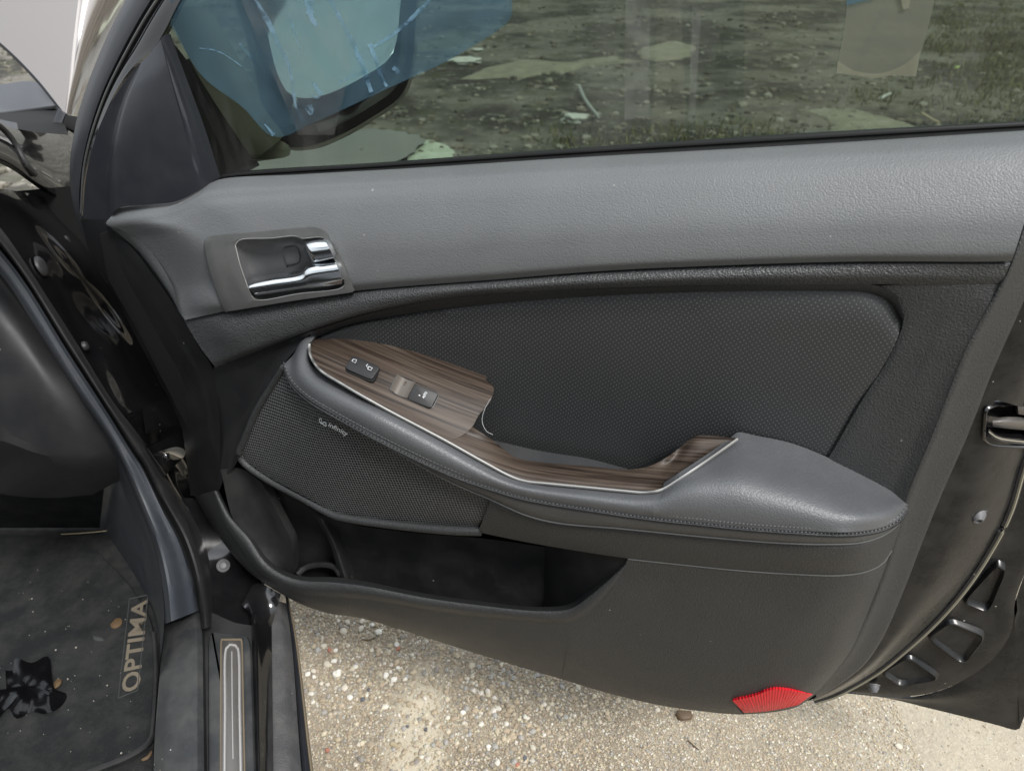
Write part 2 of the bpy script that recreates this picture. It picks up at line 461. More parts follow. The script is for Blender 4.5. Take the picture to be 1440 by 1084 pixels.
def dot_material(name, base, dotc, pitch, rad, rough, ang, fade=None, bump=0.0006, invert=False, oval=1.0):
    """dots on a turned square grid over the door's own length and height"""
    m, n, l, b, tc = new_nodes(name)
    sp = n.new('ShaderNodeSeparateXYZ'); l.new(tc.outputs['Object'], sp.inputs[0])
    ca, sa = math.cos(ang) / pitch, math.sin(ang) / pitch
    U = mth(n, l, 'ADD', mth(n, l, 'MULTIPLY', sp.outputs['X'], ca), mth(n, l, 'MULTIPLY', sp.outputs['Z'], sa))
    V = mth(n, l, 'ADD', mth(n, l, 'MULTIPLY', sp.outputs['X'], -sa), mth(n, l, 'MULTIPLY', sp.outputs['Z'], ca))
    fu = mth(n, l, 'SUBTRACT', mth(n, l, 'FRACT', U), 0.5)
    fv = mth(n, l, 'MULTIPLY', mth(n, l, 'SUBTRACT', mth(n, l, 'FRACT', V), 0.5), oval)
    r = mth(n, l, 'SQRT', mth(n, l, 'ADD', mth(n, l, 'MULTIPLY', fu, fu), mth(n, l, 'MULTIPLY', fv, fv)))
    mr = n.new('ShaderNodeMapRange'); mr.interpolation_type = 'SMOOTHSTEP'
    mr.inputs['From Min'].default_value = rad * 0.7; mr.inputs['From Max'].default_value = rad * 1.35
    mr.inputs['To Min'].default_value = 1; mr.inputs['To Max'].default_value = 0
    l.new(r, mr.inputs['Value'])
    fac = mr.outputs['Result']
    if fade:
        fr = n.new('ShaderNodeMapRange'); fr.inputs['From Min'].default_value = fade[0]; fr.inputs['From Max'].default_value = fade[1]
        l.new(mth(n, l, 'ADD', sp.outputs['X'], mth(n, l, 'MULTIPLY', sp.outputs['Z'], -0.25)), fr.inputs['Value'])
        fac = mth(n, l, 'MULTIPLY', fac, fr.outputs['Result'])
    ns = n.new('ShaderNodeTexNoise'); ns.inputs['Scale'].default_value = 14; ns.inputs['Detail'].default_value = 6
    l.new(tc.outputs['Object'], ns.inputs['Vector'])
    mx = n.new('ShaderNodeMix'); mx.data_type = 'RGBA'
    mx.inputs['A'].default_value = (*[c * 0.85 for c in base], 1); mx.inputs['B'].default_value = (*[c * 1.2 for c in base], 1)
    l.new(ns.outputs['Fac'], mx.inputs['Factor'])
    m2 = n.new('ShaderNodeMix'); m2.data_type = 'RGBA'
    l.new(fac, m2.inputs['Factor']); l.new(mx.outputs['Result'], m2.inputs['A']); m2.inputs['B'].default_value = (*dotc, 1)
    l.new(m2.outputs['Result'], b.inputs['Base Color'])
    b.inputs['Roughness'].default_value = rough
    bp = n.new('ShaderNodeBump'); bp.inputs['Distance'].default_value = bump; bp.inputs['Strength'].default_value = 0.8; bp.invert = not invert
    l.new(fac, bp.inputs['Height'])
    fine = n.new('ShaderNodeTexNoise'); fine.inputs['Scale'].default_value = 1100; l.new(tc.outputs['Object'], fine.inputs['Vector'])
    b2 = n.new('ShaderNodeBump'); b2.inputs['Distance'].default_value = 0.0003; b2.inputs['Strength'].default_value = 0.25
    l.new(fine.outputs['Fac'], b2.inputs['Height']); l.new(bp.outputs['Normal'], b2.inputs['Normal'])
    l.new(b2.outputs['Normal'], b.inputs['Normal'])
    return m

M_insert = dot_material('perforated_vinyl', (0.0205, 0.0217, 0.0232), (0.085, 0.087, 0.085), 0.0037, 0.15, 0.5, math.radians(40), fade=(0.10, 0.17), bump=0.0002)
M_grille = dot_material('speaker_mesh', (0.075, 0.077, 0.078), (0.002, 0.002, 0.002), 0.0034, 0.37, 0.4, math.radians(12), bump=0.0010)

def wood_material():
    m, n, l, b, tc = new_nodes('dark_wood_veneer')
    sp = n.new('ShaderNodeSeparateXYZ'); l.new(tc.outputs['UV'], sp.inputs[0])
    cr = sp.outputs['Y']          # grain follows the length of the veneer
    cb = n.new('ShaderNodeCombineXYZ')
    l.new(mth(n, l, 'MULTIPLY', sp.outputs['X'], 7.0), cb.inputs[0]); l.new(mth(n, l, 'MULTIPLY', cr, 330.0), cb.inputs[1])
    g = n.new('ShaderNodeTexNoise'); g.inputs['Scale'].default_value = 1.0; g.inputs['Detail'].default_value = 5; g.inputs['Roughness'].default_value = 0.62; g.inputs['Distortion'].default_value = 0.5
    l.new(cb.outputs[0], g.inputs['Vector'])
    cb2 = n.new('ShaderNodeCombineXYZ')
    l.new(mth(n, l, 'MULTIPLY', sp.outputs['X'], 14.0), cb2.inputs[0]); l.new(mth(n, l, 'MULTIPLY', cr, 900.0), cb2.inputs[1])
    g2 = n.new('ShaderNodeTexNoise'); g2.inputs['Scale'].default_value = 1.0; g2.inputs['Detail'].default_value = 2
    l.new(cb2.outputs[0], g2.inputs['Vector'])
    v = mth(n, l, 'ADD', mth(n, l, 'MULTIPLY', g.outputs['Fac'], 0.8), mth(n, l, 'MULTIPLY', g2.outputs['Fac'], 0.2))
    r = n.new('ShaderNodeValToRGB'); e = r.color_ramp.elements
    e[0].position = 0.37; e[0].color = (0.009, 0.006, 0.0045, 1)
    e[1].position = 0.64; e[1].color = (0.078, 0.060, 0.046, 1)
    k = e.new(0.45); k.color = (0.028, 0.019, 0.014, 1)
    k = e.new(0.53); k.color = (0.052, 0.038, 0.029, 1)
    l.new(v, r.inputs['Fac']); l.new(r.outputs['Color'], b.inputs['Base Color'])
    b.inputs['Roughness'].default_value = 0.5; b.inputs['Specular IOR Level'].default_value = 0.3
    b.inputs['Coat Weight'].default_value = 0.0; b.inputs['Coat Roughness'].default_value = 0.2
    bp = n.new('ShaderNodeBump'); bp.inputs['Distance'].default_value = 0.0002; bp.inputs['Strength'].default_value = 0.4
    l.new(v, bp.inputs['Height']); l.new(bp.outputs['Normal'], b.inputs['Normal'])
    return m
M_wood = wood_material()

def reflector_material():
    m, n, l, b, tc = new_nodes('red_prism_reflector')
    b.inputs['Base Color'].default_value = (0.50, 0.012, 0.020, 1)
    b.inputs['Roughness'].default_value = 0.4; b.inputs['Specular IOR Level'].default_value = 0.25
    b.inputs['Subsurface Weight'].default_value = 0.0
    return m
M_red = reflector_material()

def glass_material(name, tint, refl=1.0, dirt=0.03):
    m = bpy.data.materials.new(name); m.use_nodes = True
    n, l = m.node_tree.nodes, m.node_tree.links; n.clear()
    o = n.new('ShaderNodeOutputMaterial'); t = n.new('ShaderNodeBsdfTransparent'); t.inputs['Color'].default_value = (*tint, 1)
    g = n.new('ShaderNodeBsdfGlossy'); g.inputs['Roughness'].default_value = 0.02
    f = n.new('ShaderNodeFresnel'); f.inputs['IOR'].default_value = 1.45
    s = n.new('ShaderNodeMixShader')
    fm = n.new('ShaderNodeMath'); fm.operation = 'MULTIPLY'; fm.inputs[1].default_value = refl
    l.new(f.outputs[0], fm.inputs[0]); l.new(fm.outputs[0], s.inputs['Fac'])
    l.new(t.outputs[0], s.inputs[1]); l.new(g.outputs[0], s.inputs[2])
    d = n.new('ShaderNodeBsdfDiffuse'); d.inputs['Color'].default_value = (0.5, 0.5, 0.48, 1)
    tc = n.new('ShaderNodeTexCoord'); mp = n.new('ShaderNodeMapping'); mp.inputs['Scale'].default_value = (14, 14, 3); mp.inputs['Rotation'].default_value = (0, 0.35, 0)
    no = n.new('ShaderNodeTexNoise'); no.inputs['Scale'].default_value = 1.0; no.inputs['Detail'].default_value = 7; no.inputs['Roughness'].default_value = 0.65
    l.new(tc.outputs['Object'], mp.inputs[0]); l.new(mp.outputs[0], no.inputs['Vector'])
    mr = n.new('ShaderNodeMapRange'); mr.inputs['From Min'].default_value = 0.5; mr.inputs['From Max'].default_value = 0.8
    mr.inputs['To Min'].default_value = dirt * 0.3; mr.inputs['To Max'].default_value = dirt * 4
    l.new(no.outputs['Fac'], mr.inputs['Value'])
    s2 = n.new('ShaderNodeMixShader'); l.new(mr.outputs[0], s2.inputs['Fac']); l.new(s.outputs[0], s2.inputs[1]); l.new(d.outputs[0], s2.inputs[2])
    l.new(s2.outputs[0], o.inputs['Surface'])
    return m
M_glass = glass_material('tinted_window_glass', (0.555, 0.61, 0.555), 0.9, 0.03)
def film_material(name, tint, body, amount, rough=0.4, uneven=0.5, scale=9.0):
    m = bpy.data.materials.new(name); m.use_nodes = True
    n, l = m.node_tree.nodes, m.node_tree.links; n.clear()
    o = n.new('ShaderNodeOutputMaterial'); t = n.new('ShaderNodeBsdfTransparent'); t.inputs['Color'].default_value = (*tint, 1)
    p = n.new('ShaderNodeBsdfPrincipled'); p.inputs['Base Color'].default_value = (*body, 1); p.inputs['Roughness'].default_value = rough
    tl = n.new('ShaderNodeBsdfTranslucent'); tl.inputs['Color'].default_value = (*body, 1)
    s0 = n.new('ShaderNodeMixShader'); s0.inputs[0].default_value = 0.5
    l.new(p.outputs[0], s0.inputs[1]); l.new(tl.outputs[0], s0.inputs[2])
    s = n.new('ShaderNodeMixShader')
    tc = n.new('ShaderNodeTexCoord'); no = n.new('ShaderNodeTexNoise'); no.inputs['Scale'].default_value = scale; no.inputs['Detail'].default_value = 6; no.inputs['Distortion'].default_value = 0.8
    l.new(tc.outputs['Object'], no.inputs['Vector'])
    mr = n.new('ShaderNodeMapRange'); mr.inputs['From Min'].default_value = 0.35; mr.inputs['From Max'].default_value = 0.68
    mr.inputs['To Min'].default_value = amount * (1 - uneven); mr.inputs['To Max'].default_value = min(1, amount * (1 + uneven))
    l.new(no.outputs['Fac'], mr.inputs['Value']); l.new(mr.outputs[0], s.inputs[0])
    l.new(t.outputs[0], s.inputs[1]); l.new(s0.outputs[0], s.inputs[2]); l.new(s.outputs[0], o.inputs['Surface'])
    return m
M_bluefilm = film_material('blue_protective_film', (0.58, 0.73, 0.82), (0.17, 0.30, 0.40), 0.34)
M_smear = film_material('dried_adhesive', (0.75, 0.85, 0.92), (0.34, 0.55, 0.72), 0.42, uneven=0.95, scale=60)
M_greyfilm = film_material('grey_sticker_film', (0.6, 0.62, 0.54), (0.25, 0.26, 0.21), 0.66, uneven=0.12)
M_streak = film_material('pale_glass_streak', (0.97, 0.97, 0.97), (0.45, 0.45, 0.44), 0.10, uneven=0.9, scale=25)
M_adhesive = film_material('yellowed_adhesive', (0.8, 0.8, 0.66), (0.36, 0.36, 0.28), 0.6, uneven=0.3)

def ground_material():
    m, n, l, b, tc = new_nodes('sandy_gravel')
    pos = tc.outputs['Object']
    def noi(scale, det=6, rough=0.6):
        q = n.new('ShaderNodeTexNoise'); q.inputs['Scale'].default_value = scale; q.inputs['Detail'].default_value = det; q.inputs['Roughness'].default_value = rough
        l.new(pos, q.inputs['Vector']); return q.outputs['Fac']
    def mixc(f, A, B):
        q = n.new('ShaderNodeMix'); q.data_type = 'RGBA'
        for k, x in (('Factor', f), ('A', A), ('B', B)):
            if isinstance(x, tuple): q.inputs[k].default_value = (*x, 1)
            else: l.new(x, q.inputs[k])
        return q.outputs['Result']
    def rng(x, a, c_, lo=0.0, hi=1.0):
        q = n.new('ShaderNodeMapRange'); q.interpolation_type = 'SMOOTHSTEP'
        q.inputs['From Min'].default_value = a; q.inputs['From Max'].default_value = c_; q.inputs['To Min'].default_value = lo; q.inputs['To Max'].default_value = hi
        l.new(x, q.inputs['Value']); return q.outputs['Result']
    sand = mixc(rng(noi(5), .35, .65), (0.20, 0.168, 0.124), (0.31, 0.268, 0.205))
    sand = mixc(rng(noi(160, 3), .45, .75), sand, (0.42, 0.37, 0.285))
    sand = mixc(rng(noi(90, 4), .25, .45, 0.8, 0.0), sand, (0.12, 0.095, 0.07))
    soil = mixc(rng(noi(0.9), .42, .60), (0.040, 0.037, 0.032), (0.150, 0.140, 0.120))
    soil = mixc(rng(noi(9, 8, .7), .52, .72), soil, (0.26, 0.245, 0.21))
    soil = mixc(rng(noi(4, 8, .7), .50, .66, 0, .7), soil, (0.058, 0.066, 0.034))
    sp = n.new('ShaderNodeSeparateXYZ'); l.new(pos, sp.inputs[0])
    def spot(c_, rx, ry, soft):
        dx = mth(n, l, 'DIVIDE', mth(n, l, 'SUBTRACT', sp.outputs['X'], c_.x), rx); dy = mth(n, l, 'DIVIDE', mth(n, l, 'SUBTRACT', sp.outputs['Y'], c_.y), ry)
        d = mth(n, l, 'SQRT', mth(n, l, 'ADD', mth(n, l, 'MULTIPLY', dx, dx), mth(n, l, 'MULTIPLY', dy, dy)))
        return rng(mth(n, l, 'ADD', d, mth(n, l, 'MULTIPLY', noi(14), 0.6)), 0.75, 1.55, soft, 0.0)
    sand = mixc(spot(G(585, 1060), 0.055, 0.16, 0.8), sand, (0.56, 0.50, 0.385))      # paler patches of sand
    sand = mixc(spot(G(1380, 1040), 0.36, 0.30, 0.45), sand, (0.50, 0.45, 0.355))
    far = rng(mth(n, l, 'ADD', sp.outputs['Y'], mth(n, l, 'MULTIPLY', noi(2), 1.2)), 2.0, 2.9)
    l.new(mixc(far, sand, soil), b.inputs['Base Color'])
    b.inputs['Roughness'].default_value = 0.95; b.inputs['Specular IOR Level'].default_value = 0.2
    h = mth(n, l, 'ADD', mth(n, l, 'MULTIPLY', noi(60, 8, .7), 0.6), mth(n, l, 'MULTIPLY', noi(350, 4), 0.25))
    bp = n.new('ShaderNodeBump'); bp.inputs['Distance'].default_value = 0.02; bp.inputs['Strength'].default_value = 0.6
    l.new(h, bp.inputs['Height']); l.new(bp.outputs['Normal'], b.inputs['Normal'])
    return m
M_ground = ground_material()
def stone_material(name, cols, rough=0.85):
    m, n, l, b, tc = new_nodes(name)
    gi = n.new('ShaderNodeNewGeometry')
    r = n.new('ShaderNodeValToRGB'); r.color_ramp.interpolation = 'CONSTANT'
    e = r.color_ramp.elements
    while len(e) < len(cols): e.new(0.5)
    for i, c in enumerate(cols):
        e[i].position = i / len(cols); e[i].color = (*c, 1)
    l.new(gi.outputs['Random Per Island'], r.inputs['Fac'])
    no = n.new('ShaderNodeTexNoise'); no.inputs['Scale'].default_value = 250; l.new(tc.outputs['Object'], no.inputs['Vector'])
    mx = n.new('ShaderNodeMix'); mx.data_type = 'RGBA'; mx.blend_type = 'MULTIPLY'; mx.inputs['Factor'].default_value = 0.5
    l.new(r.outputs['Color'], mx.inputs['A']); l.new(no.outputs['Color'], mx.inputs['B'])
    mx2 = n.new('ShaderNodeMix'); mx2.data_type = 'RGBA'; mx2.inputs['Factor'].default_value = 0.5
    l.new(r.outputs['Color'], mx2.inputs['A']); l.new(mx.outputs['Result'], mx2.inputs['B'])
    l.new(mx2.outputs['Result'], b.inputs['Base Color']); b.inputs['Roughness'].default_value = rough
    return m
M_grit = stone_material('mixed_grit', [(0.42, 0.36, 0.265), (0.36, 0.295, 0.21), (0.47, 0.435, 0.36), (0.30, 0.245, 0.175), (0.40, 0.325, 0.225), (0.33, 0.27, 0.19), (0.60, 0.56, 0.48), (0.33, 0.315, 0.285), (0.38, 0.31, 0.215), (0.52, 0.46, 0.345), (0.31, 0.25, 0.175), (0.45, 0.38, 0.27), (0.24, 0.22, 0.19), (0.40, 0.34, 0.25)])
M_pebble = stone_material('pale_pebble', [(0.55, 0.50, 0.41)])
M_pebbleg = stone_material('grey_pebble', [(0.36, 0.35, 0.33)])
M_pebblew = stone_material('white_pebble', [(0.68, 0.65, 0.58)])
M_pebbled = stone_material('dark_pebble', [(0.10, 0.10, 0.11)])
M_pebbler = stone_material('red_pebble', [(0.36, 0.15, 0.10)])
M_rubble = stone_material('soil_rubble', [(0.16, 0.14, 0.11), (0.10, 0.09, 0.07), (0.24, 0.22, 0.18), (0.14, 0.13, 0.10), (0.27, 0.255, 0.22), (0.08, 0.075, 0.06), (0.13, 0.12, 0.09)])
M_slab = mat('sandy_concrete', (0.21, 0.20, 0.155), 0.95, 0.1, grain=('noise', 30, 0.9, 0.02), vary=0.45, dust=0.3, specks=0.3)
def grass_material():
    m, n, l, b, tc = new_nodes('grass_blades')
    gi = n.new('ShaderNodeNewGeometry')
    r = n.new('ShaderNodeValToRGB'); e = r.color_ramp.elements
    e[0].color = (0.035, 0.048, 0.016, 1); e[1].color = (0.17, 0.16, 0.065, 1)
    l.new(gi.outputs['Random Per Island'], r.inputs['Fac']); l.new(r.outputs['Color'], b.inputs['Base Color'])
    b.inputs['Roughness'].default_value = 0.6
    return m
M_grass = grass_material()
def water_material():
    m, n, l, b, tc = new_nodes('puddle_water')
    b.inputs['Base Color'].default_value = (0.10, 0.095, 0.08, 1); b.inputs['Roughness'].default_value = 0.04
    b.inputs['Specular IOR Level'].default_value = 0.8
    no = n.new('ShaderNodeTexNoise'); no.inputs['Scale'].default_value = 9; l.new(tc.outputs['Object'], no.inputs['Vector'])
    bp = n.new('ShaderNodeBump'); bp.inputs['Distance'].default_value = 0.01; bp.inputs['Strength'].default_value = 0.08
    l.new(no.outputs['Fac'], bp.inputs['Height']); l.new(bp.outputs['Normal'], b.inputs['Normal'])
    return m
M_water = water_material()

# ================================================================== SETTING: the ground
gm = MB()
def gz(x, y):
    return 0.012 * noise.noise(Vector((x * 2.2, y * 2.2, 0))) + 0.03 * noise.noise(Vector((x * .5, y * .5, 3))) * min(1, max(0, (y - 1.2)))
xs = [-400, -60, -20, -8] + [-4 + 0.12 * i for i in range(88)] + [9, 20, 60, 400]
ys = [-400, -60, -12, -3, 0] + [0.3 + 0.10 * i for i in range(80)] + [10, 12, 15, 22, 60, 500]
gm.grid([[Vector((x, y, gz(x, y) if -5 < x < 8 and 0 <= y < 14 else -0.004)) for x in xs] for y in ys], flip=True)
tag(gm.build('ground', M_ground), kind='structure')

# ================================================================== THE DOOR
door_base = HINGE + dE * 0.0
hx = P(260, 560, 0.0)
car = empty('car', HINGE, CAR_YAW)
tag(car, 'black car with its front passenger door open and hood raised', 'car')
body = car
BACK = -dN
inner = PW(-0.004, [(140, 330), (300, 262), (800, 232), (1440, 200), (1476, 300), (1452, 385), (1394, 522), (1324, 691), (1269, 830), (1214, 934), (1140, 985), (1030, 995), (900, 975), (675, 910), (470, 855), (390, 822), (320, 760), (290, 690), (262, 600), (190, 460), (150, 390)])
door = MB().plate(inner, th=0.006, bev=0.001).build('door', M_seam, car)
_D = Matrix.Translation(Vector((hx.x, hx.y, 0.28))) @ Matrix.Rotation(-DOOR_YAW, 4, 'Z')
_L = WM['car'].inverted() @ _D
door.data.transform(_L.inverted())
door.matrix_basis = _L
WM[door.name] = _D
tag(door, 'open front passenger door with wood armrest trim and speaker grille')
DOWN = Vector((0, 0, -1))

# ---- metal shell seen past the trim edge, and the backing sheet and outer skin
TRIM_EDGE = [(1508, 190), (1476, 300), (1452, 385), (1440, 418), (1394, 522), (1361, 607), (1324, 691), (1296, 760), (1269, 830), (1241, 894), (1214, 934), (1183, 959), (1140, 985)]
SEAL = [(1600, 190), (1560, 300), (1530, 385), (1502, 480), (1470, 570), (1440, 651), (1420, 717), (1398, 762), (1360, 821), (1321, 867), (1275, 910), (1229, 946), (1172, 977), (1146, 985)]
STEP = [(1690, 190), (1640, 300), (1600, 420), (1560, 540), (1510, 660), (1462, 760), (1440, 809), (1428, 842), (1422, 888), (1397, 925), (1351, 958), (1305, 975), (1257, 979), (1200, 974)]
OUTER = [(1700, 300), (1660, 420), (1610, 560), (1560, 700), (1510, 830), (1470, 930), (1434, 1024)]
shell = MB()
shell.coons(TRIM_EDGE[::-1], SEAL[::-1], w=W2([(0, 0.004), (0.35, 0.002), (0.8, -0.02), (1, -0.042)]), ns=70, nt=10)
LH = [(1386, 567), (1474, 564), (1470, 628), (1382, 622)]
shell.cut([(1388, 569), (1470, 567), (1466, 625), (1385, 619)])
sh = shell.build('door_shell', M_paintdirty, door)
def shw(x): return interp([(1368, 0.004), (1400, 0.002), (1441, -0.020), (1465, -0.042)], x) if x < 1465 else -0.042
fl = MB()
FL_IN = [(1588, 190), (1548, 300), (1520, 385), (1494, 490), (1462, 580), (1434, 660), (1410, 727), (1390, 772), (1352, 828), (1313, 873), (1268, 914), (1222, 950), (1190, 966)]
fl.coons(FL_IN, STEP, w=W2([(0, -0.054), (0.12, -0.066), (0.9, -0.070), (1.0, -0.072)]), ns=70, nt=14, skirt={'B': BACK * 0.016})
tag(fl.build('door_flange', M_paintdirty, door), 'grimy stamped flange at the rear bottom corner')
ol = MB()
ol.coons([(1750, 190), (1700, 300), (1660, 420), (1610, 560), (1560, 700), (1510, 830), (1470, 930), (1434, 1024)],
         [(1690, 190), (1640, 300), (1600, 420), (1560, 540), (1510, 660), (1462, 760), (1440, 809), (1426, 850)], w=-0.082, ns=30, nt=5)
ol.coons([(1426, 850), (1418, 890), (1393, 927), (1347, 960), (1301, 976), (1257, 980), (1192, 975)],
         [(1434, 1024), (1428, 1026), (1405, 1020), (1366, 1010), (1305, 995), (1250, 982), (1190, 974)],
         w=W2([(0, -0.082), (0.5, -0.079), (0.8, -0.083), (1, -0.084)]), ns=40, nt=10, skirt={'B': BACK * 0.012})
ol.build('door_hem', M_paintdirty, door)
def rounded(pts, r=0.25, k=4):
    out = []
    N = len(pts)
    for i in range(N):
        a, b, c = Vector(pts[i - 1]), Vector(pts[i]), Vector(pts[(i + 1) % N])
        p0 = b.lerp(a, r); p1 = b.lerp(c, r)
        for j in range(k + 1):
            t = j / k
            out.append(p0 * (1 - t) ** 2 + b * 2 * t * (1 - t) + p1 * t * t)
    return out
# stamped recesses of the flange: pressed rims with sunken floors
def stamped(corners, depth, mat_=M_paintdirty):
    m = MB()
    o = rounded([P(x, y, -0.0625) for x, y in corners], 0.22)
    c = sum(o, Vector()) / len(o)
    i1 = [p.lerp(c, 0.10) + BACK * 0.0008 for p in o]
    rim = [p.lerp(c, 0.06) + dN * 0.0012 for p in o]
    i2 = [p.lerp(c, 0.24) + BACK * depth for p in o]
    o2 = [c.lerp(p, 1.16) + BACK * 0.010 for p in o]
    close = lambda r: r + [r[0]]
    m.grid([close(r) for r in (o2, o, rim, i1, i2)])
    k = len(m.v); m.v.extend(i2); m.f.append(tuple(range(k, k + len(i2))))
    return m.build('stamped_recess', mat_, door, recalc=True)
stamped([(1352, 848), (1390, 862), (1416, 800), (1402, 793)], 0.0045)
stamped([(1302, 897), (1356, 936), (1388, 894), (1336, 873)], 0.0045)
stamped([(1238, 946), (1266, 965), (1324, 955), (1278, 922)], 0.0045)
ws = MB()
ws.tube(PW(-0.040, SEAL), 0.0046, n=90)
w_ = ws.build('weatherstrip', M_rubber, door)
ws2 = MB()
ws2.tube([p + dN * 0.0035 for p in PW(-0.040, [(x + 1, y) for x, y in SEAL])], 0.0016, n=90, k=6)
ws2.build('beige_bead', mat('beige_seal_bead', (0.20, 0.185, 0.135), 0.6, dust=0.1), w_)
# bump stops
def bump_stop(px, py, w, r, axis):
    m = MB(); c = P(px, py, w)
    prof = [(0, 1.15), (0.15, 1.15), (0.2, 1.0), (0.55, 0.92), (0.9, 0.62), (1.05, 0.52), (1.05, 0.34), (0.9, 0.30), (0.88, 0.02)]
    z = axis.normalized(); x = z.cross(Vector((0, 0, 1))).normalized(); y = z.cross(x)
    m.grid([[c + z * h * r * 1.3 + (x * math.cos(a) + y * math.sin(a)) * q * r for a in [2 * math.pi * i / 24 for i in range(25)]] for h, q in prof])
    return m.build('bump_stop', M_rivet, door, recalc=True)
bump_stop(1372, 718, -0.016, 0.0088, dN + Vector((0, 0, -0.35)) + dE * 0.1)
bump_stop(1228, 962, -0.062, 0.0072, dN + Vector((0, 0, -0.6)) + dE * 0.1)
# latch
lt = MB()
hole = rounded([P(x, y, shw(x)) for x, y in LH], 0.22, 6)
hc = sum(hole, Vector()) / len(hole)
close = lambda r: r + [r[0]]
lt.grid([close(r) for r in ([hc.lerp(p, 1.08) + BACK * 0.004 for p in hole], [hc.lerp(p, 1.05) + dN * 0.0025 for p in hole], [p + dN * 0.0045 for p in hole], [hc.lerp(p, 0.95) + dN * 0.0035 for p in hole], [hc.lerp(p, 0.91) + BACK * 0.004 for p in hole], [hc.lerp(p, 0.88) + BACK * 0.022 for p in hole])])
k_ = len(lt.v); lt.v.extend([hc.lerp(p, 0.88) + BACK * 0.022 for p in hole]); lt.f.append(tuple(range(k_, k_ + len(hole))))
latch = lt.build('door_latch', M_paint, door, recalc=True)
MB().coons([(1396, 588), (1420, 586), (1470, 590)], [(1396, 600), (1420, 603), (1470, 607)], w=WP(lambda s_, t, x, y: shw(x) - 0.010 + 0.006 * math.sin(math.pi * t)), ns=12, nt=8).build('latch_bar', M_steel, latch)
MB().coons([(1391, 603), (1404, 612), (1440, 617), (1470, 618)], [(1390, 611), (1402, 619), (1440, 625), (1470, 627)], w=WP(lambda s_, t, x, y: shw(x) - 0.002 + 0.006 * math.sin(math.pi * t)), ns=16, nt=6).build('latch_lip', M_chrome, latch)
MB().plate([P(x, y, -0.024) for x, y in [(1431, 571), (1470, 573), (1470, 588), (1431, 583)]], th=0.006).build('latch_claw', M_steel, latch)
# outer skin: the far face of the door, below the window
out = MB()
osk = [p + BACK * 0.100 for p in PW(0, [(250, 330), (600, 300), (1000, 270), (1440, 245), (1620, 240), (1600, 500), (1520, 790), (1432, 1010), (1200, 955), (900, 880), (640, 815), (450, 768), (330, 720), (300, 600), (262, 450)])]
out.plate(osk, th=0.004, bev=0.001, nrm=-dN)
out.build('outer_skin', M_paint, door)

# ---- window frame, seals, mirror cover
fr = MB()
fr.coons([(330, -190), (270, -60), (221, 0), (180, 69), (144, 144), (119, 230), (112, 310)], [(380, -190), (300, -60), (254, 0), (233, 41), (216, 69), (189, 92), (158, 138), (136, 183), (120, 243), (115, 310)][:7] + [(120, 243), (115, 310)],
         w=W2([(0, -0.030), (0.3, -0.022), (1, -0.018)]), ns=50, nt=8, skirt={'B': BACK * 0.01})
fr.build('window_frame', M_paint, door)
rw = MB()
rw.coons([(1560, -200), (1545, 0), (1520, 195)], [(1660, -200), (1640, 0), (1612, 195)], w=W2([(0, -0.018), (0.3, -0.008), (0.8, -0.012), (1, -0.04)]), ns=20, nt=8, skirt={'T': BACK * 0.02, 'B': BACK * 0.04})
rw.build('rear_window_frame', M_sail, door)
fs = MB()
fs.coons([(270, -190), (222, -80), (177, 0), (144, 66), (113, 149), (102, 199), (98, 243), (105, 298), (127, 357), (150, 398)],
         [(330, -190), (268, -60), (222, 0), (181, 69), (145, 144), (120, 230), (114, 300), (128, 355), (152, 396)],
         w=W2([(0, -0.055), (0.25, -0.030), (0.8, -0.024), (1, -0.032)]), ns=60, nt=10, skirt={'T': BACK * 0.02, 'B': BACK * 0.02})
fsb = fs.build('frame_seal', M_seal, door)
MB().tube([P(x, y, -0.022) for x, y in [(268, -60), (221, 0), (180, 69), (144, 144), (119, 230), (114, 300)]], 0.0012, k=6).build('seal_bead', M_bezel, fsb)
sl = MB()
sl.coons([(191, 94), (205, 82), (216, 69), (230, 50)], [(116, 307), (149, 309), (167, 293), (210, 288), (249, 283), (285, 265), (302, 254)],
         L=[(191, 94), (160, 138), (138, 183), (122, 243), (116, 307)], R=[(230, 50), (249, 102), (277, 177), (302, 254)],
         w=W2([(0, -0.012), (0.22, [(0, -0.012), (0.18, -0.011), (0.225, -0.003), (0.26, -0.002), (0.5, 0.000), (0.88, -0.003), (0.9, -0.008), (1, -0.010)]),
               (1, [(0, -0.012), (0.18, -0.010), (0.225, 0.009), (0.26, 0.0105), (0.5, 0.013), (0.90, 0.008), (0.93, 0.002), (1, 0.000)])]), ns=60, nt=40, skirt={'L': BACK * 0.014, 'R': BACK * 0.01})
sl.build('mirror_cover', M_sail, door)

GL_W = -0.020
gl = MB()
gl.plate([P(x, y, GL_W) for x, y in [(226, 60), (252, 0), (340, -120), (420, -200), (1590, -200), (1560, 175), (800, 240), (300, 262), (270, 200)]], th=0.0035, bev=0.0003)
glass = gl.build('window_glass', M_glass, door, smooth=False)
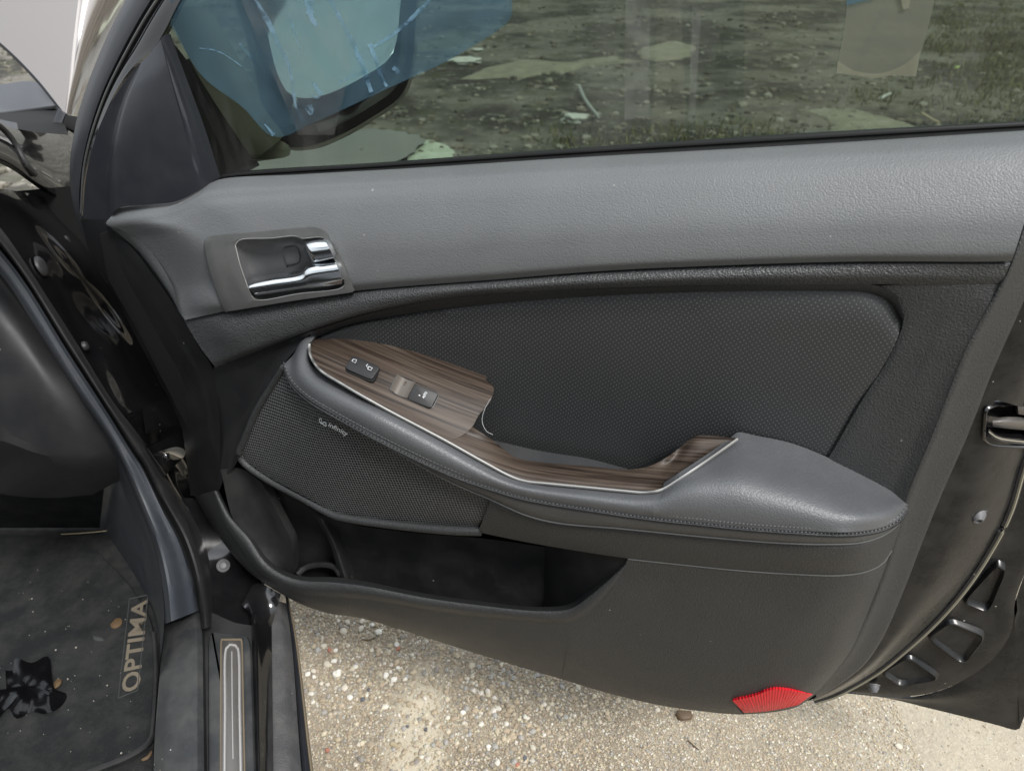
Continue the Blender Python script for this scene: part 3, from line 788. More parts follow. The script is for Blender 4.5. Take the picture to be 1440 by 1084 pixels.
# blue film left on the outer face, torn edge and smears of dried glue
FW = GL_W + 0.0006
bf = MB()
bf.coons([(240, -40), (480, -40), (720, -40)], [(240, 36), (285, 108), (340, 150), (386, 193), (440, 173), (545, 125), (640, 80), (716, 30), (720, 20)],
         L=[(240, -40), (240, 36)], R=[(720, -40), (720, 20)], w=FW, ns=60, nt=12)
bf.build('blue_film', M_bluefilm, glass)
def smear(pts, w0, w1):
    m = MB(); q = crom(pts, 18); a = []; b_ = []
    for i, (x, y) in enumerate(q):
        x2, y2 = q[min(i + 1, 17)]; x1, y1 = q[max(i - 1, 0)]
        d = math.hypot(x2 - x1, y2 - y1) or 1
        h = (w0 + (w1 - w0) * i / 17) * (0.65 + 0.6 * random.random())
        nx, ny = -(y2 - y1) / d, (x2 - x1) / d
        a.append(P(x + nx * h, y + ny * h, FW + 0.0008)); b_.append(P(x - nx * h, y - ny * h, FW + 0.0008))
    m.grid([a, b_])
    m.build('glue_smear', M_smear, glass, smooth=False)
for pts, a_, b_ in [([(346, -10), (372, 22), (390, 60), (405, 90), (412, 125), (416, 150), (427, 172)], 5, 1.5),
                    ([(458, -10), (480, 30), (500, 70), (512, 100), (522, 130)], 3, 4),
                    ([(520, 62), (530, 90), (538, 112), (544, 122)], 3, 2), ([(605, 0), (575, 30), (548, 52), (525, 66)], 3, 2),
                    ([(476, 117), (495, 108), (516, 100)], 1.5, 2.5), ([(434, 0), (438, 25), (445, 37)], 6, 3), ([(406, 20), (415, 50), (424, 78)], .8, .5),
                    ([(337, 62), (350, 78), (366, 96)], 1.5, 1), ([(372, 175), (380, 184), (385, 191)], 1, 2.5), ([(432, 148), (436, 155), (437, 162)], 6, 3),
                    ([(280, 68), (305, 72), (328, 85), (340, 94)], 0.8, 0.6), ([(553, 95), (557, 99), (561, 103)], 3, 3), ([(440, 116), (447, 128), (452, 134)], 2, 3), ([(440, 136), (444, 137), (449, 138)], 2, 2)]:
    smear(pts, a_, b_)
for k_i, (T_, B_) in enumerate([([(880, -30), (915, -30)], [(878, 170), (912, 165)]), ([(1252, -20), (1262, -20)], [(1176, 150), (1186, 152)]), ([(330, -20), (520, -20)], [(420, 190), (470, 190)]), ([(975, -30), (990, -30)], [(968, 175), (976, 172)])]):
    MB().coons(T_, B_, w=FW + 0.0022, ns=8, nt=14).build('pale_streak', M_streak, glass)  # faint whitish streaks laid over the glass
st = MB()
st.coons([(1194, -60), (1320, -60)], [(1177, 98), (1200, 106), (1230, 109), (1260, 106), (1288, 107)], L=[(1194, -60), (1190, 20), (1177, 98)], R=[(1320, -60), (1312, 10), (1294, 80), (1288, 107)], w=FW, ns=20, nt=14)
stk = st.build('grey_sticker', M_greyfilm, glass)
MB().coons([(1178, 86), (1200, 99), (1235, 104), (1270, 92), (1294, 72)], [(1177, 103), (1200, 106), (1230, 110), (1260, 106), (1288, 108)], w=FW + 0.0012, ns=24, nt=4).build('sticker_backing', M_adhesive, stk)
MB().coons([(1260, -30), (1285, -30)], [(1270, 14), (1278, 12)], w=FW + 0.0016, ns=6, nt=4).build('torn_patch', M_adhesive, stk)
MB().coons([(1190, -30), (1240, -30)], [(1191, 8), (1232, -2)], w=FW + 0.0016, ns=6, nt=4).build('blue_remnant', M_bluefilm, stk)

bs = MB()
RT = [(296, 251), (317, 244), (542, 228), (800, 209), (1100, 189), (1440, 170), (1600, 161)]
RB = [(296, 258), (420, 250), (582, 240), (800, 226), (1124, 208), (1440, 188), (1600, 180)]
bs.coons(RT, RB, w=W2([(0, -0.019), (0.12, -0.012), (0.45, -0.011), (0.5, -0.014), (0.55, -0.011), (0.9, -0.004), (1, 0.0)]), ns=60, nt=16, skirt={'B': BACK * 0.004})
bs.build('belt_seal', mat('belt_rubber', (0.006, 0.0062, 0.0065), 0.5, 0.3, dust=0.01), door)

# ---- outside mirror seen through the glass
mir = MB()
hb = [(300, -160), (320, -30), (352, 80), (372, 165), (397, 207), (437, 211), (482, 195), (534, 165), (566, 141), (580, 112), (588, 40), (590, -160)]
def mirror_ring(k, w):
    cx, cy = 450, -10
    return [P(cx + (x - cx) * k, cy + (y - cy) * k, w) for x, y in hb]
rings = [crom(mirror_ring(k, w), 60) for k, w in ((0.84, -0.205), (0.90, -0.20), (0.97, -0.205), (1.0, -0.22), (0.99, -0.26), (0.9, -0.33), (0.6, -0.38), (0.2, -0.40))]
mir.grid([[Vector(p) for p in r] for r in rings])
mo = mir.build('side_mirror', M_paint, door)
mg = MB()
mg.plate([P(452 + (x - 450) * 0.80, -10 + (y - 10) * 0.74, -0.190 - 0.00040 * (190 - y) - 0.00012 * (x - 450)) for x, y in hb], n=60, th=0.003, bev=0.0008)
mg.build('mirror_glass', mat('mirror_silver', (0.50, 0.52, 0.51), 0.12, 0.5, metal=1.0, vary=0.02), mo)
ma = MB()
ma.loft([[P(236, 20, -0.06), P(280, 109, -0.06), P(329, 185, -0.07), P(357, 226, -0.08)], [P(262, 10, -0.08), P(310, 95, -0.09), P(360, 170, -0.10), P(390, 200, -0.11)],
         [P(300, 20, -0.12), P(340, 90, -0.14), P(370, 150, -0.16), P(400, 190, -0.17)]], n=16, m=4)
ma.loft([[P(357, 226, -0.08), P(340, 222, -0.08)], [P(407, 219, -0.11), P(357, 228, -0.10)], [P(408, 207, -0.12), P(352, 218, -0.10)], [P(393, 197, -0.13), P(345, 205, -0.10)]], n=6, m=3)
MB().coons([(228, 50), (246, 64), (262, 84)], [(300, 262), (325, 262), (352, 240)], L=[(228, 50), (262, 150), (300, 262)], R=[(262, 84), (300, 160), (352, 240)], w=W2([(0, -0.055), (1, [(0, -0.055), (1, -0.075)])]), ns=14, nt=24, skirt={'R': BACK * 0.02}).build('mirror_base', M_sail, mo)
ma.build('mirror_arm', mat('olive_ground_reflection', (0.14, 0.125, 0.075), 0.4), mo)  # olive base stands in for tan ground mirrored in a gloss black arm

# ---- upper trim
ut = MB()
UT_T = [(168, 293), (210, 288), (249, 283), (285, 265), (300, 256), (420, 248), (582, 239), (800, 225), (1124, 207), (1440, 187), (1488, 184)]
SEAM = [(260, 450), (330, 435), (415, 421), (500, 409), (700, 393), (850, 381), (1000, 374), (1200, 368), (1395, 368), (1423, 367)]
UT_L = [(168, 293), (158, 303), (149, 315), (172, 325), (196, 337), (221, 365), (243, 404), (252, 437), (260, 450)]
UT_R = [(1488, 184), (1464, 245), (1443, 306), (1423, 367)]
ut.coons(UT_T, SEAM, L=UT_L, R=UT_R,
         w=W2([(0, [(0, 0.004), (0.1, 0.002), (1, 0.002)]), (0.10, [(0, 0.006), (0.05, 0.02), (1, 0.016)]), (0.4, [(0, 0.010), (0.06, 0.036), (1, 0.036)]),
               (0.75, [(0, 0.014), (0.07, 0.050), (1, 0.050)]), (0.94, [(0, 0.024), (0.05, 0.052), (1, 0.053)]), (1.0, [(0, 0.030), (0.05, 0.047), (1, 0.047)])]),
         ns=150, nt=60, skirt={'B': BACK * 0.02, 'R': BACK * 0.03, 'T': BACK * 0.006})
ut.cut([(300, 338), (357, 332), (426, 326), (445, 325), (456, 330), (466, 344), (480, 374), (493, 405), (408, 418), (322, 432), (307, 400), (298, 372)])
ut.coons(UT_L[2:], [(150, 316), (172, 337), (191, 355), (218, 391), (241, 424), (252, 442), (260, 452)], w=W2([(0, [(0, 0.008), (0.5, 0.013), (1, 0.030)]), (0.5, [(0, 0.001), (0.5, 0.010), (1, 0.022)]), (1, [(0, -0.012), (0.5, -0.004), (1, 0.010)])]), ns=30, nt=6)
ut.build('upper_trim', M_upper, door)
# handle bezel, cup, chrome handle, lock lever
BZ = [(286, 344), (289, 335), (296, 332), (357, 326.5), (426, 320), (445, 319.5), (459, 326), (470, 340), (483, 371), (498, 406), (500, 410), (496, 411), (408, 424), (320, 438.4), (316, 439), (314, 435), (303, 408), (293, 377)]
HW = 0.0505
def bzw(x, y):      # follow the trim under it
    t = (y - 245) / (425 - 245)
    return interp([(0, 0.02), (0.45, 0.0435), (0.8, 0.0535), (1, 0.0555), (1.1, 0.0545)], t)
CUP = [(331, 345), (336, 338), (380, 335), (417, 332), (423, 335), (454, 334), (462, 342), (471, 365), (485, 399), (480, 405), (420, 413), (366, 422), (356, 419), (346, 397), (337, 370)]
bzm = MB()
nb = 84
ob = crom(BZ + [BZ[0]], nb + 1); ib = crom(CUP + [CUP[0]], nb + 1)
def ring_match(a, b):
    best = min(range(nb), key=lambda k: sum((a[i][0] - b[(i + k) % nb][0]) ** 2 + (a[i][1] - b[(i + k) % nb][1]) ** 2 for i in range(0, nb, 4)))
    r = [b[(i + best) % nb] for i in range(nb)]
    return r + [r[0]]
ib = ring_match(ob, ib)
rows = []
for f, dw in ((0.0, -0.012), (0.0, -0.0010), (0.03, 0.0002), (0.3, 0.0004), (0.65, 0.0004), (0.93, 0.0006), (1.0, -0.0004), (1.02, -0.003)):
    rows.append([P(*lerp2(a, b, f), bzw(*lerp2(a, b, f)) + dw) for a, b in zip(ob, ib)])
bzm.grid(rows)
bezel = bzm.build('handle_bezel', M_bezel, door, recalc=True)
MB().tube([P(x, y, bzw(x, y) + 0.0002) for x, y in ib], 0.00035, n=90, k=6).build('bezel_lip', M_satin, bezel)
cup = MB()
cc_ = (404, 375)
def cupring(f, w): return [P(*lerp2(p, cc_, f), w if w is not None else bzw(*p) - 0.0028) for p in ib]
cup.grid([cupring(-0.01, None), cupring(0.02, 0.046), cupring(0.06, 0.040), cupring(0.16, 0.033), cupring(0.32, 0.030), cupring(0.6, 0.029), cupring(0.98, 0.029)])
cup.build('handle_cup', M_cup, bezel)
MB().plate([P(x, y, 0.0312) for x, y in [(400, 349), (416, 347), (419, 352), (421, 366), (418, 370), (404, 372), (401, 368), (398, 352)]], n=24, th=0.002, bev=0.0007).build('screw_cover', M_cup, bezel)
# chrome pull: bar across the bottom of the cup, widening at the right
hd = MB()
HT = [(347, 395), (380, 390), (423, 383), (428, 377), (434, 373.5), (472, 367)]
HB = [(361, 417.5), (380, 415), (420, 409.5), (440, 406.5), (460, 404), (482, 400.5)]
hd.coons(HT, HB, L=[(347, 396), (351, 406), (361, 416)], R=[(471, 368), (478, 384), (481, 399)],
         w=W2([(0, [(0, 0.047), (0.5, 0.050), (1, 0.053)]), (0.12, [(0, 0.0510), (0.5, 0.0545), (1, 0.0570)]), (0.45, [(0, 0.0550), (0.5, 0.0578), (1, 0.0605)]), (0.75, [(0, 0.0550), (0.5, 0.0572), (1, 0.0605)]), (1, [(0, 0.0510), (0.5, 0.0525), (1, 0.0560)])]),
         ns=44, nt=18, skirt={'T': BACK * 0.010, 'B': BACK * 0.012, 'L': BACK * 0.014, 'R': BACK * 0.01})
hd.build('handle_lever', M_chrome, bezel, angle=50)
lk = MB()
lk.coons([(425, 341), (440, 337), (455, 336)], [(438, 371), (455, 368), (470, 364)], L=[(425, 341), (431, 356), (438, 371)], R=[(455, 336), (463, 349), (470, 364)],
         w=W2([(0, 0.045), (0.15, [(0, 0.046), (0.15, 0.0520), (1, 0.0530)]), (0.6, [(0, 0.048), (0.15, 0.0570), (1, 0.0580)]), (0.9, [(0, 0.048), (0.15, 0.0575), (1, 0.0585)]), (1, [(0, 0.046), (1, 0.054)])]), ns=18, nt=18,
         skirt={'T': BACK * 0.01, 'B': BACK * 0.01, 'L': BACK * 0.012, 'R': BACK * 0.006})
lk.build('lock_lever', M_chrome, bezel, angle=50)

# ---- main door panel: band, field, edge strip, lower panel and front end
dp = MB()
BAND_B = [(303, 517), (350, 500), (397, 482), (440, 466), (507, 444), (573, 429), (640, 418), (760, 410), (911, 404), (1046, 401), (1182, 400), (1300, 400), (1405, 402)]
BAND_R = [(1422, 367), (1415, 384), (1405, 402)]
SEAM2 = [(258, 449), (330, 434), (415, 420), (500, 408), (700, 392), (850, 380), (1000, 373), (1200, 367), (1395, 367), (1422, 367)]
band = MB()
band.coons(SEAM2, BAND_B, L=[(258, 449), (280, 486), (303, 517)], R=BAND_R,
           w=W2([(0, [(0, 0.026), (0.05, 0.040), (1, 0.040)]), (0.15, [(0, 0.028), (0.05, 0.047), (1, 0.044)]), (0.55, [(0, 0.034), (0.05, 0.052), (0.6, 0.050), (1, 0.043)]), (0.9, [(0, 0.038), (0.05, 0.050), (0.6, 0.045), (1, 0.040)]), (1, [(0, 0.036), (0.3, 0.044), (0.6, 0.041), (1, 0.039)])]),
           ns=110, nt=16, skirt={'T': BACK * 0.01, 'L': BACK * 0.02})
band.build('grained_band', M_band, door)
INS_T = [(436, 480), (470, 464), (507, 453), (573, 441), (640, 432), (760, 421), (911, 412.6), (1046, 409), (1182, 409), (1226, 412), (1255, 427), (1268, 450)]
dp.coons([(436, 466.5), (507, 444), (573, 429), (640, 418), (760, 410), (911, 404), (1046, 401), (1182, 400), (1235, 402), (1262, 420), (1272, 450)], INS_T,
         w=W2([(0, [(0, 0.046), (0.5, 0.043), (0.8, 0.040), (1, 0.038)]), (0.7, 0.035), (1, 0.031)]), ns=80, nt=6, skirt={'B': BACK * 0.01})
INS_R = [(1262, 450), (1258, 468), (1245, 499), (1204, 567), (1157, 647), (1140, 676)]
RIDGE = [(1409, 400), (1361, 485), (1335, 550), (1313, 607), (1277, 695), (1268, 720)]
dp.coons([(1235, 402), (1290, 399.5), (1350, 399.5), (1409, 400)], [(1140, 676), (1200, 698), (1268, 722)], L=[(1235, 402), (1262, 420), (1275, 450), (1269, 470), (1256, 502), (1214, 570), (1167, 650), (1140, 676)][:0] or [(1235, 402), (1270, 444), (1253, 497), (1210, 567), (1163, 647), (1140, 676)], R=RIDGE,
         w=W2([(0, [(0, 0.038), (1, 0.040)]), (0.1, [(0, 0.035), (0.1, 0.036), (1, 0.042)]), (1, [(0, 0.034), (0.1, 0.036), (0.8, 0.037), (1, 0.043)])]), ns=40, nt=40, skirt={'L': BACK * 0.01})
EDGE_L = [(1482, 200), (1462, 250), (1442, 308), (1422, 367), (1407, 400), (1361, 485), (1335, 550), (1313, 607), (1277, 695), (1258, 760), (1244, 800), (1220, 861), (1195, 916), (1147, 976)]
dp.coons(EDGE_L, [(x + 2, y) for x, y in [(1520, 195), (1496, 260), (1472, 325), (1452, 385), (1440, 418), (1394, 522), (1361, 607), (1324, 691), (1296, 760), (1269, 830), (1241, 894), (1214, 934), (1183, 959), (1147, 981)]],
         w=W2([(0, [(0, 0.000), (0.07, 0.018), (0.14, 0.034), (0.22, 0.042), (0.6, 0.043), (0.85, 0.041), (0.95, 0.036), (1, 0.032)]), (0.1, [(0, .0), (0.07, 0.018), (0.14, 0.036), (0.22, .043), (0.8, .042), (1, .031)]), (0.3, [(0, -0.004), (0.1, 0.016), (0.2, 0.036), (1, 0.030)]), (0.9, [(0, -0.008), (0.2, 0.022), (1, 0.022)]), (0.97, [(0, -0.008), (0.2, 0.021), (1, 0.021)]), (1, [(0, -0.010), (0.2, 0.014), (1, 0.014)])]), ns=90, nt=16, skirt={'B': BACK * 0.016})
LP_T = [(883, 786), (961, 794), (1041, 802), (1117, 807), (1183, 808.5), (1219, 803), (1241, 792), (1252, 776)]
LP_R = [(1252, 776), (1244, 800), (1220, 861), (1195, 916), (1147, 976)]
LP_B = [(788, 954), (858, 975), (927, 991), (973, 998), (1046, 1004), (1119, 994), (1147, 976)]
dp.coons(LP_T, LP_B, L=[(883, 786), (860, 828), (826, 862), (803, 874), (788, 954)], R=LP_R,
         w=WP(lambda s_, t, x, y: min(interp(BW, x + 46 * t), 1) * (1 - t) + t * interp([(0, 0.098), (0.35, 0.094), (0.8, 0.078), (0.95, 0.066), (1, 0.056)], t) if False else
              interp([(0, interp(BW, x)), (0.12, interp([(0, 0.098), (0.72, 0.096), (0.9, 0.082), (1, 0.043)], s_)), (0.4, interp([(0, 0.097), (0.3, 0.094), (0.68, 0.090), (0.86, 0.078), (0.96, 0.056), (1, 0.043)], s_)), (0.6, interp([(0, 0.0955), (0.3, 0.089), (0.68, 0.084), (0.86, 0.073), (0.96, 0.053), (1, 0.042)], s_)), (0.8, interp([(0, 0.086), (0.3, 0.079), (0.68, 0.076), (0.86, 0.066), (0.96, 0.048), (1, 0.040)], s_)), (0.95, interp([(0, 0.066), (0.7, 0.064), (1, 0.035)], s_)), (1, interp([(0, 0.056), (1, 0.032)], s_))], t)),
         ns=60, nt=36, skirt={'B': BACK * 0.05})
LIP_B = [(300, 690), (316, 735), (338, 768), (362, 800), (392, 822), (425, 834), (467, 838), (517, 842), (633, 861), (750, 873), (803, 874)]
dp.coons(LIP_B, [(274, 697), (300, 742), (325, 777), (354, 807), (383, 827), (425, 850), (467, 863), (508, 869), (592, 894), (675, 920), (767, 948), (788, 954)],
         w=W2([(0, [(0, 0.045), (0.3, 0.085), (1, 0.096)]), (0.5, [(0, 0.03), (0.3, 0.078), (1, 0.088)]), (0.9, [(0, 0.01), (0.3, 0.06), (1, 0.068)]), (1, [(0, 0.0), (0.3, 0.05), (1, 0.056)])]), ns=70, nt=12, skirt={'B': BACK * 0.05})
# front end of the panel, wrapping round towards the hinge
dpe = MB()
FR_R = [(150, 316), (172, 335), (191, 354), (218, 390), (241, 423), (258, 450), (280, 488), (300, 520), (308, 580), (310, 640), (308, 690)]
dpe.coons([(114, 309), (132, 309), (150, 309)], [(268, 697), (290, 697), (308, 690)], L=[(114, 309), (127, 357), (158, 408), (188, 467), (221, 530), (254, 597), (262, 650), (268, 697)], R=[(150, 309)] + FR_R[1:],
         w=W2([(0, [(0, -0.014), (1, -0.008)]), (0.3, [(0, -0.02), (0.4, -0.004), (1, 0.016)]), (0.6, [(0, -0.02), (0.5, 0.0), (0.72, 0.016), (0.78, 0.017), (1, 0.03)]), (0.85, [(0, -0.02), (0.25, 0.006), (0.32, 0.010), (1, 0.035)]), (1, [(0, -0.01), (1, 0.04)])]), ns=30, nt=60, skirt={'L': BACK * 0.03})
dpe.coons([(300, 517), (350, 500), (397, 481), (440, 465)], [(308, 690), (316, 672), (330, 655), (338, 640)], L=[(300, 517), (308, 580), (310, 640), (308, 690)], R=[(440, 465), (400, 511), (363, 575), (346, 615), (338, 640)],
         w=W2([(0, [(0, 0.036), (1, 0.046)]), (0.08, [(0, 0.032), (1, 0.040)]), (0.5, [(0, 0.031), (0.7, 0.036), (1, 0.05)]), (1, [(0, 0.042), (0.5, 0.046), (1, 0.056)])]), ns=30, nt=40)
dpe.build('panel_end', mat('shaded_end_plastic', (0.0085, 0.009, 0.010), 0.42, 0.45, dust=0.012, specks=0.3), door)  # darker base holds the shade on this end, which faces away
tag(dp.build('door_panel', M_panel, door), 'black grained main moulding of the door trim')

# ---- insert
ins = MB()
ins.coons(INS_T, [(436, 500), (520, 560), (640, 660), (800, 700), (1000, 700), (1140, 676)], L=[(436, 480), (430, 490), (436, 500)], R=[(1268, 450), (1264, 470), (1250, 501), (1209, 568), (1162, 648), (1140, 676)],
          w=W2([(0, 0.0285), (0.03, 0.0315), (0.15, [(0, 0.034), (0.4, 0.031), (1, 0.036)]), (0.6, [(0, 0.034), (0.45, 0.026), (0.97, 0.034), (1, 0.0305)]), (1, [(0, 0.034), (0.5, 0.024), (1, 0.031)])]), ns=80, nt=30)
ins.build('perforated_insert', M_insert, door)

# ---- wood veneer
wd = MB()
CHR = [(435, 483.5), (436.5, 499), (449, 518.5), (482, 540), (543, 575), (598, 604), (630, 621)]
wd.coons([(435, 483.5), (482, 480), (543, 488), (604, 505), (650, 521.5), (683, 534)], CHR, L=[(435, 483.5), (435.2, 483.8)], R=[(683, 534), (694, 545), (690, 563), (673, 584), (664, 600), (650, 612), (630, 621)],
         w=W2([(0, [(0, 0.044), (0.2, 0.038), (1, 0.034)]), (0.12, [(0, 0.046), (0.2, 0.047), (0.5, 0.050), (1, 0.050)]), (0.4, [(0, 0.050), (0.15, 0.064), (0.5, 0.074), (1, 0.075)]), (0.66, [(0, 0.053), (0.2, 0.078), (0.5, 0.090), (1, 0.091)]), (1, [(0, 0.056), (0.2, 0.092), (0.5, 0.110), (1, 0.112)])]), ns=60, nt=24,
         skirt={'T': BACK * 0.01, 'R': ray(690, 572).normalized() * 0.045})
CHR2 = [(630, 621), (680, 649), (720, 670), (739, 676), (770, 679.5), (828, 685), (880, 690), (908, 692), (930, 688), (961, 669), (1001, 642), (1037, 616.6)]
wd.coons([(664, 600), (695, 620.5), (721, 641), (740, 647), (761, 650), (828, 655.5), (881, 660), (912, 655.5), (939, 642), (970, 618), (978, 613), (988, 612), (1037, 616)], CHR2, L=[(664, 600), (650, 612), (630, 621)], R=[(1037, 616), (1037, 616.6)],
         w=W2([(0, [(0, 0.091), (0.12, 0.085), (0.3, 0.082), (0.55, 0.080), (0.72, 0.066), (0.82, 0.046), (1, 0.046)]), (0.2, [(0, 0.093), (0.3, 0.093), (0.6, 0.090), (0.8, 0.056), (1, 0.047)]), (0.6, [(0, 0.103), (0.3, 0.106), (0.62, 0.104), (0.85, 0.062), (1, 0.048)]), (1, [(0, 0.112), (0.3, 0.113), (0.68, 0.112), (0.8, 0.09), (1, 0.048)])]),
         ns=90, nt=22, skirt={'T': DOWN * 0.04})
wood = wd.build('wood_trim', M_wood, door)
# cup floor behind the wood strip
MB().coons([(690, 618), (760, 634), (828, 645), (900, 664)], [(680, 640), (760, 668), (828, 676), (900, 684)], w=W2([(0, 0.034), (1, 0.075)]), ns=20, nt=6).build('pull_cup_floor', M_padside, wood)
# lock switch
def dwood(x, y, h): return P(x, y, h)
lw = 0.0745
ls = MB()
LS = [(487, 515), (489, 508), (500, 502.5), (534, 517), (535, 523), (526, 536), (519, 536.5), (490, 523)]
nW = (dN * 0.75 + Vector((0, 0, 0.66)))
def on_wood(x, y):      # depth of the veneer near the switches
    best = None
    for v in wood_pts:
        d = (v[0] - x) ** 2 + (v[1] - y) ** 2
        if best is None or d < best[0]: best = (d, v[2])
    return best[1]
wood_pts = []
_M = wmat(door)
uvl = wood.data.uv_layers.new(name='grain')
def grain_uv(q):
    rel = q - CAM; zz = rel.dot(cF); x = 720 + FPX * rel.dot(cR) / zz; y = 542 - FPX * rel.dot(cU) / zz
    return x * 0.0007, (y - interp([(400, 0), (680, 118), (745, 138), (960, 160), (1060, 166)], x)) * 0.0007
for lp in wood.data.loops:
    uvl.data[lp.index].uv = grain_uv(_M @ wood.data.vertices[lp.vertex_index].co)
for v in wood.data.vertices:
    q = _M @ v.co
    rel = q - CAM; zz = rel.dot(cF)
    wood_pts.append((720 + FPX * rel.dot(cR) / zz, 542 - FPX * rel.dot(cU) / zz, (q - D0).dot(dN)))
cs = MB()
cw = lambda s: interp([(0, 0.056), (0.12, 0.088), (0.3, 0.112), (0.55, 0.113), (0.78, 0.112), (0.86, 0.10), (1, 0.050)], s)
cpts = crom(CHR + CHR2[1:], 120)
cs.tube([P(x, y + 0.6, max(cw(i / 119), on_wood(x, y)) + 0.0022 + interp([(0.78, 0), (0.9, 0.006), (1, 0.004)], i / 119)) for i, (x, y) in enumerate(cpts)], 0.0014, n=140, k=8)
cs.build('chrome_strip', mat('dull_silver_strip', (0.36, 0.355, 0.34), 0.35, 0.5, metal=0.8, vary=0.05), wood)
def OW(x, y, dw=0.0): return P(x, y, on_wood(x, y) + dw)
def fit_plane(pts):
    c = sum(pts, Vector()) / len(pts)
    n_ = Vector()
    for i in range(len(pts)): n_ += (pts[i] - c).cross(pts[(i + 1) % len(pts)] - c)
    n_.normalize()
    return n_ if n_.dot(dN) > 0 else -n_
def flat(pix, lift):
    """outline laid on the veneer's plane, lifted along its normal"""
    q = [OW(x, y) for x, y in pix]; c = sum(q, Vector()) / len(q); n_ = fit_plane(q)
    return [a - n_ * (a - c).dot(n_) + n_ * lift for a in q], n_
o_, n_ = flat([(496, 499.5), (538.5, 517.5), (524.5, 539.5), (483.5, 521.5)], 0.0006)
MB().plate(rounded(o_, 0.2), th=0.003, bev=0.0006, nrm=n_).build('switch_surround', M_seam, wood)
o_, n_ = flat([(497, 502), (536.5, 518.5), (523.5, 537.5), (485.5, 520.5)], 0.0040)
ls.plate(rounded(o_, 0.2), th=0.006, bev=0.0013, nrm=n_)
lsw = ls.build('lock_switch', M_glossplastic, wood)
def strokes(name, segs, r, parent, lift, m=M_print):
    q = MB()
    for seg in segs:
        o2, nn = flat(seg if len(seg) > 2 else seg + [(seg[0][0] + 2, seg[0][1] + 3)], lift)
        q.tube(o2[:len(seg)], r, smooth=False, k=5)
    return q.build(name, m, parent)
strokes('padlock_symbol', [[(499, 510.5), (504, 512.5), (502, 516), (497.5, 514), (499, 510.5)], [(499.5, 510.5), (497, 508.5), (499, 507.8)]], 0.00035, lsw, 0.0052)
strokes('unlock_symbol', [[(520, 519.5), (525, 521.5), (523, 525), (518.5, 523), (520, 519.5)], [(518.5, 523), (516.8, 520.5), (519, 518.5)]], 0.00035, lsw, 0.0052)
# window switch: open pocket and rocker
WSW = [(549, 544), (553, 533), (560, 528.5), (570, 531), (612, 548), (618, 553), (619, 559), (611, 572), (605, 575), (580, 566), (552, 553)]
o_, n_ = flat([(558, 526), (620, 551.5), (607.5, 577), (546, 550.5)], 0.0006)
ring = rounded(o_, 0.2)
cen = sum(ring, Vector()) / len(ring)
pk = MB()
pk.grid([close(r) for r in ([p - n_ * 0.001 for p in ring], ring, [p.lerp(cen, 0.035) + n_ * 0.0003 for p in ring], [p.lerp(cen, 0.06) - n_ * 0.0012 for p in ring])])
pk.build('switch_pocket_rim', M_bezel, wood, recalc=True)
pk = MB()
o_, n_ = flat([(559, 528.5), (584, 539), (572, 562), (548.5, 550)], 0.0)
for_ = []
for i_ in range(13):
    a = i_ / 12; dip = 0.0009 + 0.0006 * math.sin(a * math.pi)
    for_.append([o_[0].lerp(o_[1], a).lerp(o_[3].lerp(o_[2], a), b_ / 8) + n_ * (0.0012 + 0.0026 * abs(2 * a - 1) ** 2) for b_ in range(9)])
pk.grid(for_)
pk.build('switch_pocket', mat('bronze_pocket', (0.060, 0.048, 0.035), 0.25, coat=0.3), wood, recalc=True)
o_, n_ = flat([(584, 540.5), (617.5, 554), (606, 575.5), (572.5, 562)], 0.0034)
wsw = MB().plate(rounded(o_, 0.14), th=0.007, bev=0.0010, nrm=n_).build('window_switch', M_glossplastic, wood)
o_, n_ = flat([(588.5, 558.2), (592.6, 551.2), (594.6, 552.0), (590.5, 559.0)], 0.0038)
MB().plate(o_, th=0.0006, bev=0.0001, nrm=n_).build('window_symbol', M_print, wsw)
# lettering AUTO beside the bar
def text_mesh(body, bold=0.0):
    cu = bpy.data.curves.new('lettering', 'FONT'); cu.body = body; cu.resolution_u = 3
    if bold: cu.offset = bold
    ob_ = bpy.data.objects.new('lettering', cu); COL.objects.link(ob_)
    dg = bpy.context.evaluated_depsgraph_get()
    me = bpy.data.meshes.new_from_object(ob_.evaluated_get(dg))
    vs = [v.co.copy() for v in me.vertices]; fs_ = [tuple(p.vertices) for p in me.polygons]
    bpy.data.objects.remove(ob_); bpy.data.curves.remove(cu); bpy.data.meshes.remove(me)
    x0 = min(v.x for v in vs); x1 = max(v.x for v in vs); y0 = min(v.y for v in vs); y1 = max(v.y for v in vs)
    return [((v.x - x0) / (x1 - x0), (v.y - y0) / (y1 - y0)) for v in vs], fs_
def lettering(name, body, quad, proj, mat_, parent=None, bold=0.0, origin=None):
    """quad: pixel corners bottom-left, bottom-right, top-right, top-left of the writing"""
    vs, fs_ = text_mesh(body, bold); m = MB()
    for a, b in vs:
        x = (quad[0][0] * (1 - a) + quad[1][0] * a) * (1 - b) + (quad[3][0] * (1 - a) + quad[2][0] * a) * b
        y = (quad[0][1] * (1 - a) + quad[1][1] * a) * (1 - b) + (quad[3][1] * (1 - a) + quad[2][1] * a) * b
        m.v.append(proj(x, y))
    m.f = fs_
    return m.build(name, mat_, parent, smooth=False, origin=origin)
q_, nn_ = flat([(596.6, 561.6), (601.6, 553.2), (598.2, 551.8), (593.4, 560.2)], 0.0040)
lettering('auto_lettering', 'AUTO', [(0, 0), (1, 0), (1, 1), (0, 1)], lambda x, y: q_[0].lerp(q_[1], x).lerp(q_[3].lerp(q_[2], x), y), M_print, wsw, 0.02)

